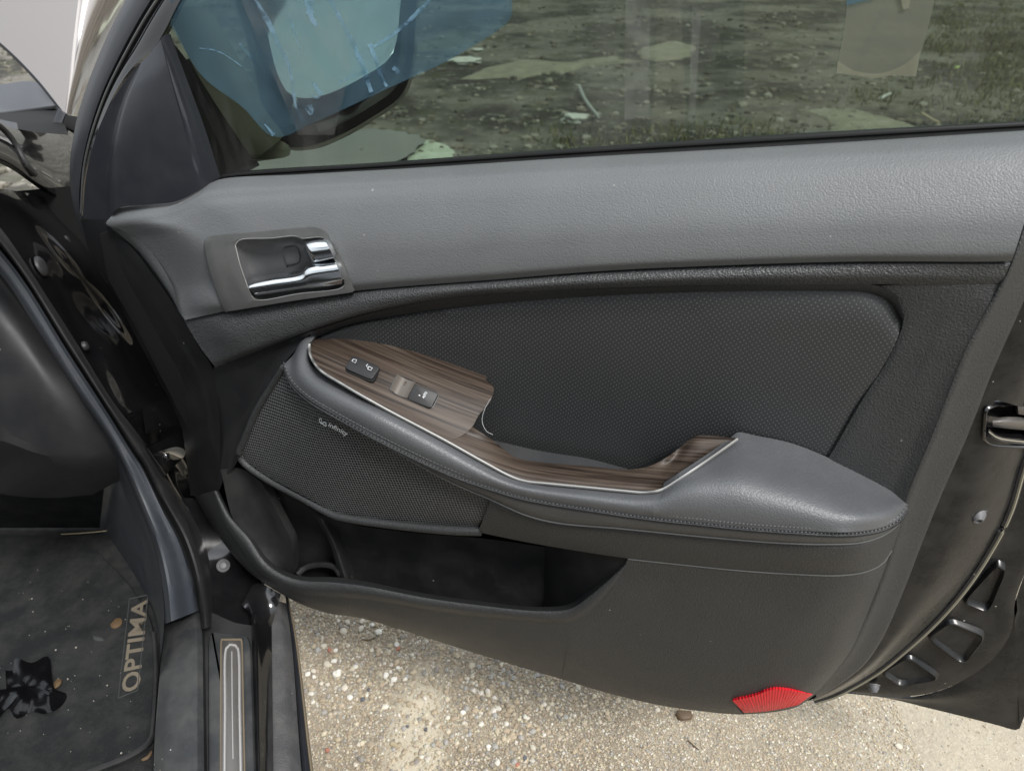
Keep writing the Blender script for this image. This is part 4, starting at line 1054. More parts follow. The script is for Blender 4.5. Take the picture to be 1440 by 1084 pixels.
# ---- armrest pad, stitched seam, side band, lower band
pad = MB()
PAD_B = [(399, 513), (409, 536), (430.5, 557.6), (467, 580), (543, 621), (634, 664), (694, 685), (739, 698), (828, 713), (917, 726)]
pad.coons([(435, 482.5), (434.5, 499), (447, 519.5), (480, 541), (542, 576), (629, 622), (680, 650.5), (720, 672), (739, 677.5), (828, 686.5), (880, 691.5), (908, 693.5), (932, 689)], PAD_B,
          L=[(435, 482.5), (412, 492), (399, 513)], R=[(932, 689), (926, 706), (917, 726)],
          w=W2([(0, [(0, 0.050), (0.06, 0.064), (0.15, 0.092), (0.3, 0.111), (1, 0.112)]), (0.15, [(0, 0.056), (0.06, 0.072), (0.15, 0.1), (0.3, 0.118), (1, 0.118)]), (0.5, [(0, 0.062), (0.06, 0.082), (0.15, 0.110), (0.3, 0.126), (1, 0.127)]), (0.85, [(0, 0.064), (0.06, 0.086), (0.15, 0.113), (0.3, 0.128), (1, 0.130)]), (1, [(0, 0.060), (0.06, 0.083), (0.15, 0.110), (0.3, 0.125), (1, 0.127)])]),
          ns=110, nt=22, skirt={'L': BACK * 0.02, 'T': DOWN * 0.01})
PR_T = [(932, 689), (961, 670), (1001, 643), (1030, 622), (1037, 616.5), (1045, 617), (1063, 621), (1117, 633), (1183, 660), (1241, 687), (1266, 698), (1275, 704)]
PR_B = [(917, 726), (983, 733), (1050, 740), (1120, 745), (1183, 748), (1215, 746), (1245, 739), (1266, 727), (1277, 711)]
pad.coons(PR_T, PR_B, L=[(932, 689), (926, 706), (917, 726)], R=[(1275, 704), (1276, 707), (1277, 711)],
          w=W2([(0, [(0, 0.112), (0.05, 0.1115), (0.14, 0.098), (0.25, 0.068), (0.35, 0.046), (0.9, 0.042), (1, 0.036)]), (0.15, [(0, 0.118), (0.05, 0.1175), (0.15, 0.108), (0.27, 0.085), (0.38, 0.066), (0.8, 0.056), (1, 0.038)]), (0.5, [(0, 0.127), (0.08, 0.1265), (0.35, 0.114), (0.8, 0.096), (0.93, 0.072), (1, 0.040)]), (0.85, [(0, 0.130), (0.3, 0.128), (0.75, 0.124), (0.9, 0.098), (1, 0.040)]), (1, [(0, 0.127), (0.7, 0.126), (0.85, 0.105), (0.94, 0.076), (1, 0.038)])]),
          ns=80, nt=30, skirt={'T': BACK * 0.01})
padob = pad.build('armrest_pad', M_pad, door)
_bm = bmesh.new(); _bm.from_mesh(padob.data)      # ease the fold where the pad meets the end of the veneer
bmesh.ops.remove_doubles(_bm, verts=_bm.verts, dist=2e-4)
_in = [v for v in _bm.verts if not any(e.is_boundary or len(e.link_faces) == 2 and e.calc_face_angle(0) > 1.0 for e in v.link_edges)]
for _ in range(40): bmesh.ops.smooth_vert(_bm, verts=_in, factor=0.5, use_axis_x=True, use_axis_y=True, use_axis_z=True)
_bm.to_mesh(padob.data); _bm.free()
padob.data.polygons.foreach_set('use_smooth', [True] * len(padob.data.polygons)); padob.data.set_sharp_from_angle(angle=math.radians(55))
SEAMX = PAD_B + PR_B[1:]
SB_B = [(398, 522), (421, 549), (458, 577), (513, 609), (573, 645), (634, 678), (694, 704), (739, 724), (783, 735), (872, 743), (1006, 756), (1094, 763), (1161, 765), (1214, 762), (1250, 748), (1270, 728), (1276, 715)]
sb_w = [(0, 0.058), (0.03, 0.080), (0.08, 0.108), (0.17, 0.124), (0.8, 0.125), (0.89, 0.118), (0.94, 0.1), (0.975, 0.072), (1, 0.036)]
sb = MB()
sb.coons(SEAMX, SB_B, w=lambda s, t: interp(sb_w, s) + interp([(0, -0.001), (0.25, 0.0015), (0.7, 0.000), (1, -0.006)], t), ns=120, nt=12, skirt={'B': BACK * 0.012, 'R': BACK * 0.01})
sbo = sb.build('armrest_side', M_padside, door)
sw_ = [P(x, y, interp(sb_w, i / 159) + 0.0006) for i, (x, y) in enumerate(crom(SEAMX, 160))]
seam = MB(); seam.tube(sw_, 0.0010, n=220, k=6); 
seam.tube([P(x, y + 4.5, interp(sb_w, i / 159) + 0.0018) for i, (x, y) in enumerate(crom(SEAMX, 160))], 0.0009, n=220, k=6)
so = seam.build('seam_piping', M_padside, padob)
grv = MB()
for dy_, dw_ in ((2.2, 0.0014), (7.0, 0.0022)):
    grv.tube([P(x, y + dy_, interp(sb_w, i / 159) + dw_) for i, (x, y) in enumerate(crom(SEAMX, 160))], 0.0006, n=220, k=5)
grv.build('seam_groove', M_seam, padob)
stc = MB()
for dy, dw in ((-3.6, 0.0026), (2.4, 0.0020)):
    q = crom(SEAMX, 520)
    for i in range(0, 518, 3):
        s = i / 519; a = interp(sb_w, s) + dw
        stc.tube([P(q[i][0], q[i][1] + dy, a - 0.0004), P((q[i][0] + q[i + 2][0]) / 2, (q[i][1] + q[i + 2][1]) / 2 + dy, a + 0.0002), P(q[i + 2][0], q[i + 2][1] + dy, a - 0.0004)], 0.00042, smooth=False, k=4)
tag(stc.build('stitching', mat('black_thread', (0.085, 0.088, 0.092), 0.6, vary=0.1), padob), kind='stuff')
lb = MB()
lb.coons([(690, 703), (739, 724.5), (783, 736), (872, 744), (1006, 757), (1094, 764), (1161, 766), (1214, 763), (1250, 749), (1270, 730)], [(672, 748), (740, 762), (810, 774), (883, 785), (961, 793.5), (1041, 801.5), (1117, 806.5), (1183, 808), (1219, 802.5), (1241, 791.5), (1256, 770)],
         w=WP(lambda s_, t, x, y: interp(BW, x - 18 * (1 - t)) + interp([(0, 0.013), (0.1, 0.014), (0.9, 0.003), (1, 0.0005)], t) * min(1, (interp(BW, x) - 0.03) / 0.06)),
         ns=90, nt=14, skirt={'B': BACK * 0.03})
lbo = lb.build('armrest_base', M_panel, door)
lnw = [(0, 0.099), (0.65, 0.1015), (0.82, 0.094), (0.93, 0.071), (1, 0.043)]
lq = crom([(883, 786), (961, 794.2), (1041, 802.2), (1117, 807.2), (1183, 808.8), (1219, 803.2), (1241, 792), (1254, 774)], 60)
MB().tube([P(x, y, interp(BW, x) + 0.0008) for i, (x, y) in enumerate(lq)], 0.0007, n=80, k=6).build('bright_edge', M_bezel, lbo)
bq = crom(SB_B, 120)
MB().tube([P(x, y, interp(sb_w, i / 119) - 0.0045) for i, (x, y) in enumerate(bq)], 0.0008, n=160, k=6).build('edge_line', M_bezel, sbo)

# ---- speaker grille
gr = MB()
gr.coons([(397, 521), (421, 549), (458, 577), (513, 609), (573, 645), (634, 678), (694, 706)], [(342, 645), (375.7, 669), (421, 693.6), (467, 718), (482, 722.5), (573.6, 735), (671, 742)], L=[(397, 521), (363.5, 578), (345, 620), (340, 635), (342, 645)], R=[(694, 706), (682, 724), (671, 742)],
         w=W2([(0, [(0, 0.054), (0.12, 0.078), (0.3, 0.104), (1, 0.106)]), (0.5, [(0, 0.052), (0.12, 0.070), (0.3, 0.092), (1, 0.104)]), (1, [(0, 0.052), (0.12, 0.062), (0.3, 0.080), (1, 0.096)])]), ns=60, nt=40)
grille = gr.build('speaker_grille', M_grille, door)
gf = MB()
gfp = [(399, 516, 0.055), (381, 545, 0.053), (362, 576, 0.052), (344, 618, 0.052), (337.5, 637, 0.052), (342, 649, 0.053), (375, 673, 0.060), (421, 697.5, 0.073), (467, 722.5, 0.085), (484, 727.5, 0.088), (573, 739.5, 0.094), (640, 745, 0.097), (676, 746, 0.097)]
gf.tube([P(*p) for p in gfp], lambda s: 0.0036 + 0.0020 * s, n=100, k=10)
gf.build('grille_frame', M_panel, door)
def grille_w(x, y):
    s = (x - 345) / 330
    return interp([(0, 0.055), (0.12, 0.072), (0.3, 0.096), (0.5, 0.101), (1, 0.106)], s)
gverts = []
for v in grille.data.vertices:
    q = _M @ v.co; rel = q - CAM; zz = rel.dot(cF)
    gverts.append((720 + FPX * rel.dot(cR) / zz, 542 - FPX * rel.dot(cU) / zz, (q - D0).dot(dN)))
def OG(x, y):
    e = sorted(((v[0] - x) ** 2 + (v[1] - y) ** 2 + 1e-3, v[2]) for v in gverts)[:5]
    return P(x, y, sum(w / d for d, w in e) / sum(1 / d for d, w in e) + 0.0012)
logo = MB()
# the maker's mark on the grille: an open loop sign followed by lowercase letters
logo.tube([OG(x, y) for x, y in [(449, 592), (449.5, 589), (451.5, 588.5), (452.5, 593), (455, 597), (458.5, 599), (458, 595), (456, 593.5), (453.5, 596), (451, 594.5), (449, 592)]], 0.00045, n=40, k=5)
logo.build('loop_emblem', M_print, grille)
lettering('lettering', 'infinity', [(460.5, 601), (487, 615), (490.5, 607.5), (464, 593.5)], OG, M_print, grille, 0.012)

# ---- map pocket
pkt = MB()
pkt.coons([(345, 655), (421, 705), (467, 730), (573, 748), (672, 756), (775, 770)], [(330, 785), (400, 818), (467, 850), (600, 880), (770, 880)], w=W2([(0, 0.028), (1, 0.03)]), ns=30, nt=10)
pkt.coons([(766, 760), (830, 772), (886, 783)], [(764, 880), (800, 872), (830, 862)], L=[(766, 760), (766, 820), (764, 880)], R=[(886, 783), (860, 826), (830, 862)], w=W2([(0, [(0, 0.03), (0.15, 0.045), (0.9, 0.092), (1, 0.096)]), (1, [(0, 0.03), (0.15, 0.045), (0.9, 0.088), (1, 0.094)])]), ns=20, nt=14)
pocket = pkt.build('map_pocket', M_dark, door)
lip = MB()
LIP_T = [(308, 690), (316, 706), (329, 727), (354, 752), (379, 788), (404, 804), (429, 810.5), (467, 811), (508, 816), (592, 833), (675, 845), (758, 853), (800, 849), (825, 833), (858, 808), (884, 787)]
LIP_B2 = [(298, 690), (316, 736), (338, 769), (362, 801), (392, 823), (425, 835), (467, 839), (517, 843), (633, 862), (750, 874), (803, 875), (828, 862), (860, 829), (884, 790)]
lip.coons(LIP_T, LIP_B2, w=W2([(0, [(0, 0.038), (0.25, 0.070), (1, 0.084)]), (0.3, [(0, 0.046), (0.25, 0.090), (0.9, 0.102), (1, 0.098)]), (0.7, [(0, 0.048), (0.25, 0.094), (0.9, 0.104), (1, 0.099)]), (1, [(0, 0.046), (0.25, 0.088), (1, 0.097)])]), ns=90, nt=12, skirt={'T': DOWN * 0.05})
lip.build('pocket_lip', M_panel, pocket)
bh = MB()
bh.coons([(316, 655), (340, 655), (367, 677)], [(380, 806), (400, 808), (413, 806)], L=[(310, 660), (330, 735), (380, 806)], R=[(367, 677), (400, 740), (412, 765), (413, 806)], w=W2([(0, [(0, 0.045), (0.6, 0.040), (1, 0.050)]), (1, [(0, 0.075), (0.6, 0.062), (1, 0.066)])]), ns=16, nt=24, skirt={'R': BACK * 0.012})
bh.coons([(440, 722), (460, 734), (475, 742)], [(478, 815), (490, 816), (505, 818)], L=[(440, 722), (462, 760), (478, 815)], R=[(475, 742), (488, 780), (505, 818)], w=W2([(0, [(0, 0.045), (0.3, 0.052), (1, 0.030)]), (1, [(0, 0.060), (0.3, 0.066), (1, 0.032)])]), ns=14, nt=14)
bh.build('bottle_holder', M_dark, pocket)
MB().tube([P(418, 808, 0.060), P(428, 799, 0.050), P(450, 794, 0.045), P(470, 797, 0.050), P(478, 806, 0.060)], 0.004, n=24).build('holder_floor_rim', M_dark, pocket)

# ---- red reflector with ridges
rf = MB()
RFT = [(1030, 985), (1061, 978), (1088.6, 969), (1143, 976)]
RFB = [(1046, 1002), (1070, 1000.5), (1092, 997.5), (1122, 991)]
na = 26
dpo = bpy.data.objects['door_panel']
dpv = []
for v in dpo.data.vertices:
    q_v = _M @ v.co; rel = q_v - CAM; zz = rel.dot(cF); X_ = 720 + FPX * rel.dot(cR) / zz; Y_ = 542 - FPX * rel.dot(cU) / zz
    if 1000 < X_ < 1170 and 950 < Y_ < 1010: dpv.append((X_, Y_, (q_v - D0).dot(dN)))
def rf_w(x, y):
    e = sorted(((v[0] - x) ** 2 + (v[1] - y) ** 2 + 1, v[2]) for v in dpv)[:14]
    return sum(w / d for d, w in e) / sum(1 / d for d, w in e) + 0.0042
def rf_w_old(x, y): return interp([(1030, 0.0645), (1080, 0.0625), (1110, 0.058), (1145, 0.042)], x) - max(0, (y - 985)) * 0.00028 + 0.0022
A_, B_ = crom(RFT, na * 4 + 1), crom(RFB, na * 4 + 1)
rows = []
for f in [i / 8 for i in range(9)]:
    rows.append([P(*lerp2(a, b, f), rf_w(*lerp2(a, b, f)) + (0.0006 if (i % 4 in (1, 2)) else 0.0)) for i, (a, b) in enumerate(zip(A_, B_))])
rf.grid([[p + BACK * 0.006 for p in rows[0]]] + rows + [[p + BACK * 0.006 for p in rows[-1]]])
refl = rf.build('red_reflector', M_red, door, angle=20)
tag(refl, 'ridged red reflector')
MB().tube([P(1029, 984, 0.066), P(1037, 993, 0.0645), P(1046, 1003.5, 0.0595)], 0.0009, n=8, k=6).build('reflector_edge', M_seam, refl)

# ================================================================== THE CAR BODY
jamb = MB()
SEAL_R = [(-60, 260), (0, 320), (44, 383), (110, 486), (158, 563), (206, 626), (229, 665), (259, 707), (280, 745), (294, 787), (299, 846), (299, 880)]
def relief(s, t):
    a = 0.010 * math.sin(t * 9 + 1.5 * math.sin(s * 6)) * math.sin(s * math.pi)
    a += 0.004 * math.sin(t * 23 + s * 5) * math.sin(s * math.pi)
    return -0.014 + a
jamb.coons([(-60, 180), (0, 213), (50, 246), (105, 290)], [(262, 712), (280, 712), (315, 715)], L=SEAL_R[:8] + [(262, 712)], R=[(105, 290), (160, 370), (215, 460), (285, 600), (315, 715)],
           w=relief, ns=40, nt=110, proj=J)
# lower part of the jamb turns level towards the sill
_L2 = crom([(256, 700), (268, 722), (280, 745), (294, 787), (299, 846), (299, 886)], 40); _R2 = crom([(310, 700), (330, 745), (362, 800), (372, 850), (368, 886)], 40)
rows_ = []
for a, b in zip(_L2, _R2):
    z_ = J(a[0], a[1], -0.012).z
    rows_.append([G(*lerp2(a, b, f), z_ - 0.009 * f) for f in [i / 9 for i in range(10)]])
MB().grid(rows_).build('jamb_foot', M_paint, body)
jo = jamb.build('door_jamb', M_jamb, body)
sealm = MB()
STRIP_R = [(-60, 285), (0, 349), (37, 397), (92, 486), (147, 571), (188, 637), (200, 654), (229, 713), (253, 757), (271, 810), (280, 858), (283, 885)]
sealm.coons(STRIP_R, SEAL_R, w=W2([(0, -0.012), (0.3, 0.004), (0.6, 0.006), (1, -0.012)]), ns=90, nt=10, proj=J)
sealm.build('aperture_seal', M_rubber, body)
STRIP_L = [(-60, 330), (0, 386), (48, 457), (103, 545), (162, 634), (196, 712), (216, 765), (228, 825), (232, 877)]
stp = MB()
stp.coons(STRIP_L, STRIP_R[:-1], w=W2([(0, -0.035), (0.2, -0.018), (0.75, -0.008), (0.92, -0.004), (1, -0.012)]), ns=70, nt=12, proj=J)
stp.build('kick_trim', M_blue, body)
# plugs and bolts in the jamb
def round_plug(px, py, off, r, name, m_, depth=0.004, proj=J, ax=None, ring_=True):
    z = ax or jN; c = proj(px, py, off); q = MB()
    x = z.cross(Vector((0, 0, 1))).normalized(); y = z.cross(x)
    prof = [(0, 1.0), (depth, 1.0), (depth * 1.3, 0.86), (depth * 0.9, 0.70), (depth * 0.8, 0.62), (depth * 1.5, 0.5), (depth * 1.7, 0.3), (depth * 1.7, 0.0)] if ring_ else [(0, 1), (depth * .6, .96), (depth, .8), (depth * 1.2, .4), (depth * 1.25, 0)]
    q.grid([[c + z * h + (x * math.cos(a) + y * math.sin(a)) * k * r for a in [2 * math.pi * i / 20 for i in range(21)]] for h, k in prof])
    return q.build(name, m_, body, recalc=True)
round_plug(57, 375, -0.012, 0.0125, 'jamb_plug', M_rubber, ring_=False)
round_plug(118, 487, -0.012, 0.006, 'jamb_plug', M_rubber, ring_=False)
round_plug(92, 338, -0.010, 0.006, 'jamb_plug', M_rubber, ring_=False)
zb_ = J(294, 795, -0.012).z - 0.009 * 0.36
round_plug(314, 795, zb_ + 0.001, 0.0090, 'jamb_bolt', M_rivet, depth=0.0022, proj=G, ax=Vector((0.25, -0.6, 0.75)).normalized())
# door check: bracket with bolt
ck = MB()
ck.plate([J(x, y, 0.004) for x, y in [(207, 629), (246, 609), (262, 640), (234, 668)]], th=0.012, bev=0.002, nrm=jN)
cko = ck.build('hinge_bracket', M_jamb, body)
round_plug(233, 641, 0.004, 0.0065, 'hinge_bolt', M_jamb, ring_=False)
MB().plate([J(x, y, 0.009) for x, y in [(226, 634), (252, 628), (262, 634), (258, 644), (246, 640)]], n=20, th=0.008, bev=0.002, nrm=jN).build('check_strap', M_satin, cko)
hl = MB(); hl.coons([(200, 575), (236, 560), (262, 590)], [(207, 628), (240, 612), (258, 605)], w=W2([(0, -0.002), (0.5, 0.012), (1, 0.002)]), ns=14, nt=14, proj=J)
hl.build('hinge_cover', M_jamb, body)
# sill
sm = MB()
sm.coons([(232, 877), (256, 872), (281, 857)], [(214, 1200), (250, 1200), (288, 1200)], L=[(232, 877), (224, 954), (217, 1048), (214, 1200)], R=[(281, 857), (284, 885), (286, 1000), (288, 1200)], w=W2([(0, [(0, 0.355), (0.3, 0.366), (0.85, 0.372), (1, 0.366)]), (1, [(0, 0.350), (0.3, 0.366), (0.85, 0.372), (1, 0.366)])]), ns=16, nt=24, proj=G)
sm.build('sill_trim', M_sill, body)
gt = MB()
gt.coons([(281, 857), (300, 862), (330, 875), (360, 880)], [(288, 1200), (310, 1200), (340, 1200), (362, 1200)], w=W2([(0, [(0, 0.366), (0.08, 0.352), (0.9, 0.350), (1, 0.340)]), (1, [(0, 0.366), (0.08, 0.352), (0.9, 0.350), (1, 0.340)])]), ns=14, nt=10, proj=G)
gt.build('sill_gutter', M_rubber, body)
sbm = MB()
sbm.plate(rounded([G(292, 886, 0.360), G(352, 892, 0.360), G(362, 1200, 0.360), G(292, 1200, 0.360)], 0.12), th=0.012, bev=0.004, nrm=Vector((0, 0, 1)))
sbase = sbm.build('scuff_base', M_sill, body)
def scuff(corners, z, th, m_, name, par, r=0.1):
    return MB().plate(rounded([G(x, y, z) for x, y in corners], r), th=th, bev=0.0006, nrm=Vector((0, 0, 1))).build(name, m_, par)
scuff([(309.5, 897), (341, 897), (346.5, 1160), (308.5, 1160)], 0.3612, 0.003, M_rustline, 'scuff_border', sbase, 0.06)
scuff([(311.5, 900), (339.3, 900), (344.3, 1160), (310.5, 1160)], 0.3620, 0.003, M_steel, 'scuff_plate', sbase, 0.06)
M_bright = mat('worn_bright_line', (0.42, 0.41, 0.40), 0.4, metal=0.5, dust=0.1)
q = MB()
for a in ([(315.5, 1150), (316.5, 1000), (317.5, 913), (320, 907.5), (326, 906), (332, 907.5), (334.8, 913), (337, 1000), (340, 1150)],):
    pts = crom([tuple(G(x, y, 0.3626)) for x, y in a], 60)
    q.tube(pts, 0.0016, smooth=False, k=6)
q.build('scuff_outline', M_bright, sbase)
MB().tube([G(326, 916, 0.3624), G(326.6, 990, 0.3624), G(327.8, 1066, 0.3624)], 0.0008, n=10, k=6).build('scuff_centre_line', M_bright, sbase)
ro = MB()
ro.coons([(352, 862), (366, 880), (382, 880)], [(356, 1200), (372, 1200), (386, 1200)], L=[(352, 862), (355, 900), (362, 1200)], w=W2([(0, [(0, 0.352), (0.2, 0.358), (0.5, 0.350), (1, 0.325)]), (1, [(0, 0.352), (0.2, 0.358), (0.5, 0.350), (1, 0.325)])]), ns=14, nt=16, proj=G)
ro.coons([(340, 850), (360, 820), (395, 835)], [(352, 862), (366, 880), (382, 880)], w=W2([(0, 0.36), (1, [(0, 0.352), (0.2, 0.358), (0.5, 0.350), (1, 0.325)])]), ns=14, nt=8, proj=G)
ro.build('outer_sill', M_paint, body)
tp = MB()
tp.coons([(378, 850), (390, 845), (402, 848)], [(385, 1200), (410, 1200), (438, 1200)], L=[(378, 850), (381, 902), (385, 1200)], R=[(402, 848), (410, 902), (424, 1084), (438, 1200)], w=W2([(0, [(0, 0.322), (0.5, 0.318), (1, 0.300)]), (1, [(0, 0.322), (0.5, 0.318), (1, 0.300)])]), ns=10, nt=24, proj=G)
tp.build('rocker_strip', M_tape, body)
re_ = MB()
re_.coons([(402, 838), (407, 838), (412, 838)], [(436, 1200), (448, 1200), (458, 1200)], L=[(401, 838), (410, 902), (424, 1084), (436, 1200)], R=[(405, 838), (417, 894), (441, 1084), (458, 1200)], w=W2([(0, [(0, 0.298), (0.3, 0.306), (0.8, 0.300), (1, 0.288)]), (1, [(0, 0.298), (0.3, 0.306), (0.8, 0.300), (1, 0.288)])]), ns=10, nt=24, proj=G, skirt={'R': DOWN * 0.14 - aO * 0.05})
rok = re_.build('rocker_edge', M_sail, body)
MB().tube([G(x, y, 0.301) for x, y in [(403.5, 838), (415, 894), (438, 1084), (455, 1200)]], 0.0014, n=30, k=6).build('rocker_trim_line', M_rustline, rok)
# footwell: side panel below the dash, toe board, kick wall, carpet
dsh = MB()
dsh.coons([(-120, 230), (-60, 300), (-30, 352)], [(-120, 640), (0, 644), (64, 664), (128, 671), (182, 668)], L=[(-120, 230), (-120, 640)], R=[(-30, 352), (48, 457), (103, 545), (162, 634), (182, 668)], w=W2([(0, [(0, -0.12), (0.8, -0.06), (1, -0.036)]), (0.9, [(0, -0.12), (0.8, -0.06), (1, -0.036)]), (1, [(0, -0.14), (0.8, -0.08), (1, -0.05)])]), ns=40, nt=30, proj=J, skirt={'B': DOWN * 0.02 - aO * 0.05})
dsh.build('dash_side', M_dash, body)
FZ = 0.235
toe = MB()
toe.grid([[G(x, 742, FZ) for x in (-200, -60, 40, 100, 140)], [G(x, 655, 0.50) for x in (-200, -60, 40, 110, 150)]])
toe.build('toe_board', M_mat, body)
kw = MB()
kw.ruled([J(x, y, -0.034) for x, y in [(120, 570), (162, 634), (196, 712), (216, 765), (228, 825), (231, 877)]] + [G(222, 954, 0.353), G(216, 1048, 0.351), G(212, 1200, 0.349)],
         [G(x, y, FZ - 0.002) for x, y in [(105, 705), (135, 732), (172, 782), (203, 832), (221, 880), (226, 935), (222, 1000), (218, 1060), (212, 1200)]], n=60, m=6)
kw.build('kick_wall', M_blue, body)
fb = MB()
fb.grid([[G(x, y, FZ - 0.004) for x in (-300, -100, 100, 225)] for y in (735, 900, 1200)])
fb.build('footwell_floor', M_carpet, body)
fsd = MB()
fa = [J(x, y, -0.012) + aO * 0.07 for x, y in [(112, 262), (140, 330), (190, 420), (235, 510), (285, 610), (310, 700)]]
fsd.grid([[p + aF * f - aO * (0.04 * f / 0.6) for p in fa] for f in (0.0, 0.1, 0.3, 0.6)])
fsd.build('fender_side', M_paint, body)
hp_ = HINGE + aF * 0.28
MB().grid([[hp_ + aO * a + Vector((0, 0, z)) for a in (-0.25, -0.1, 0.10)] for z in (0.25, 0.55, 0.80)]).build('reflection_block_plate', M_seam, body)  # plate added to block ground reflections in the jamb
MB().grid([[G(x, y, 0.20) for x in (-300, 0, 200, 372)] for y in (800, 900, 1000, 1200)]).build('floor_pan', M_seam, body)
# fender, cowl, hood
fd = MB()
fd.coons([(-80, 150), (-10, 166), (40, 176), (85, 182), (125, 196)], [(-80, 212), (0, 230), (50, 262), (105, 304), (130, 335)], w=W2([(0, -0.05), (0.2, -0.018), (0.6, -0.003), (0.9, -0.006), (1, -0.016)]), ns=30, nt=14, proj=J)
fd.build('fender', M_hoodedge if False else M_paint, body)
MB().tube([J(x, y, -0.002) for x, y in [(-60, 160), (0, 178), (20, 200), (38, 232), (50, 246)]], 0.0035, n=30).build('fender_seal', M_rubber, body)
hdm = MB()
def H(px, py, w): return D(px, py, w)
hp0 = D(91, 159, 1.12)
hN = (-aF * math.sin(math.radians(58)) + Vector((0, 0, math.cos(math.radians(58))))).normalized()
def HP(px, py, off=0.0):
    d = ray(px, py); t = (hp0 + hN * off - CAM).dot(hN) / d.dot(hN)
    return CAM + d * t
hdm.coons([(-160, -160), (0, -160), (128, -160)], [(-160, -60), (0, 60), (52, 111), (91, 159)], L=[(-160, -160), (-160, -60)], R=[(128, -160), (120, -70), (110, 2), (98, 100), (91, 159)], w=W2([(0, 0.0), (1, 0.0)]), ns=30, nt=24, proj=HP, skirt={'B': -hN * 0.010})
hood = hdm.build('hood', M_hood, body)
he = MB()
he.coons([(128, -160), (120, -70), (110, 2), (98, 100), (91, 159)], [(260, -160), (220, -70), (186, 2), (140, 90), (110, 163)], w=W2([(0, 0.0), (0.12, 0.004), (0.4, -0.008), (0.7, -0.05), (1, -0.12)]), ns=30, nt=16, proj=HP)
he.build('hood_side', M_hoodedge, hood)
MB().tube([HP(x, y, -0.004) for x, y in [(-160, -60), (0, 60), (52, 111), (91, 159)]], 0.004, n=30).build('hood_hem', M_sail, hood)
MB().plate([D(x, y, 1.10) for x, y in [(81, 152), (92, 160), (84, 180), (73, 174)]], th=0.02, bev=0.002, nrm=-cF).build('hood_hinge', M_sail, body)
MB().plate([D(x, y, 1.09) for x, y in [(92, 161), (112, 164), (112, 188), (86, 178)]], th=0.03, bev=0.003, nrm=-cF).build('hinge_arm', M_seam, body)
cw_ = MB()
cw_.coons([(-120, 125), (0, 119), (52, 116), (84, 152)], [(-120, 165), (0, 158), (50, 153), (84, 152)], w=W2([(0, 1.38), (1, 1.24)]), ns=20, nt=6, proj=D)
cw_.build('cowl_panel', M_cowl, body)
cb_ = MB()
cb_.coons([(-120, 165), (0, 158), (50, 152), (84, 152)], [(-120, 205), (0, 180), (50, 186), (96, 190)], w=W2([(0, 1.22), (0.3, 1.15), (1, 1.02)]), ns=20, nt=8, proj=D)
cb_.build('cowl_gutter', M_seam, body)
MB().tube([D(x, y, 1.2) for x, y in [(-120, 170), (0, 162), (40, 157), (78, 152)]], 0.004, n=20).build('cowl_seal', M_rubber, body)

# rest of the cabin, unseen, added to block sky light: roof, pillar, seat
def CP(f, o_, z): return HINGE + aF * f + aO * o_ + Vector((0, 0, z))
MB().loft([[CP(f, -1.60, 1.36), CP(f, -1.2, 1.44), CP(f, -0.7, 1.45), CP(f, -0.40, 1.42), CP(f, -0.28, 1.36)] for f in (-2.3, -1.6, -0.9, -0.45)], n=16, m=4).build('roof', M_paint, body)
MB().loft([[CP(-1.10 - 0.04 * k, -0.05 - 0.25 * k * k, 0.36 + 1.0 * k), CP(-1.18 - 0.06 * k, -0.03 - 0.25 * k * k, 0.36 + 1.0 * k), CP(-1.30 - 0.10 * k, -0.05 - 0.25 * k * k, 0.36 + 1.0 * k)] for k in (0, 0.3, 0.6, 0.8, 1.0)], n=10, m=4).build('door_pillar', M_sail, body)
sc_ = MB(); sc_.loft([[CP(-0.42, -0.22, 0.30), CP(-0.40, -0.48, 0.30), CP(-0.42, -0.74, 0.30)], [CP(-0.40, -0.20, 0.50), CP(-0.36, -0.48, 0.52), CP(-0.40, -0.76, 0.50)], [CP(-0.60, -0.20, 0.58), CP(-0.58, -0.48, 0.55), CP(-0.60, -0.76, 0.58)], [CP(-0.95, -0.22, 0.56), CP(-0.95, -0.48, 0.50), CP(-0.95, -0.74, 0.56)]], n=14, m=5)
sc_.build('seat_cushion', M_pad, body)
sc_ = MB(); sc_.loft([[CP(-0.90, -0.22, 0.50), CP(-0.94, -0.48, 0.50), CP(-0.90, -0.74, 0.50)], [CP(-1.00, -0.20, 0.85), CP(-1.04, -0.48, 0.85), CP(-1.00, -0.76, 0.85)], [CP(-1.10, -0.26, 1.12), CP(-1.12, -0.48, 1.14), CP(-1.10, -0.70, 1.12)], [CP(-1.20, -0.28, 1.10), CP(-1.20, -0.48, 1.12), CP(-1.20, -0.68, 1.10)], [CP(-1.20, -0.22, 0.5), CP(-1.2, -0.48, 0.5), CP(-1.2, -0.74, 0.5)]], n=14, m=5)
sc_.build('seat_backrest', M_pad, body)
MB().coons([(0, 0), (1, 0)], [(0, 1), (1, 1)], w=0, ns=12, nt=6, proj=lambda a, b, w_: CP(0.35 - 0.05 * b, -1.55 + 1.35 * a, 0.55 + 0.38 * b - 0.05 * abs(a - 0.5))).build('dashboard', M_dash, body)
MB().grid([[CP(f, -1.62, z) for f in (-2.3, -1.0, 0.4)] for z in (0.25, 0.6, 0.95)]).build('far_door_card', M_dash, body)
MB().grid([[CP(f, o_, 0.21) for f in (-2.3, -1.0, 0.0)] for o_ in (-1.62, -0.9, -0.35)]).build('cabin_floor', M_carpet, body)

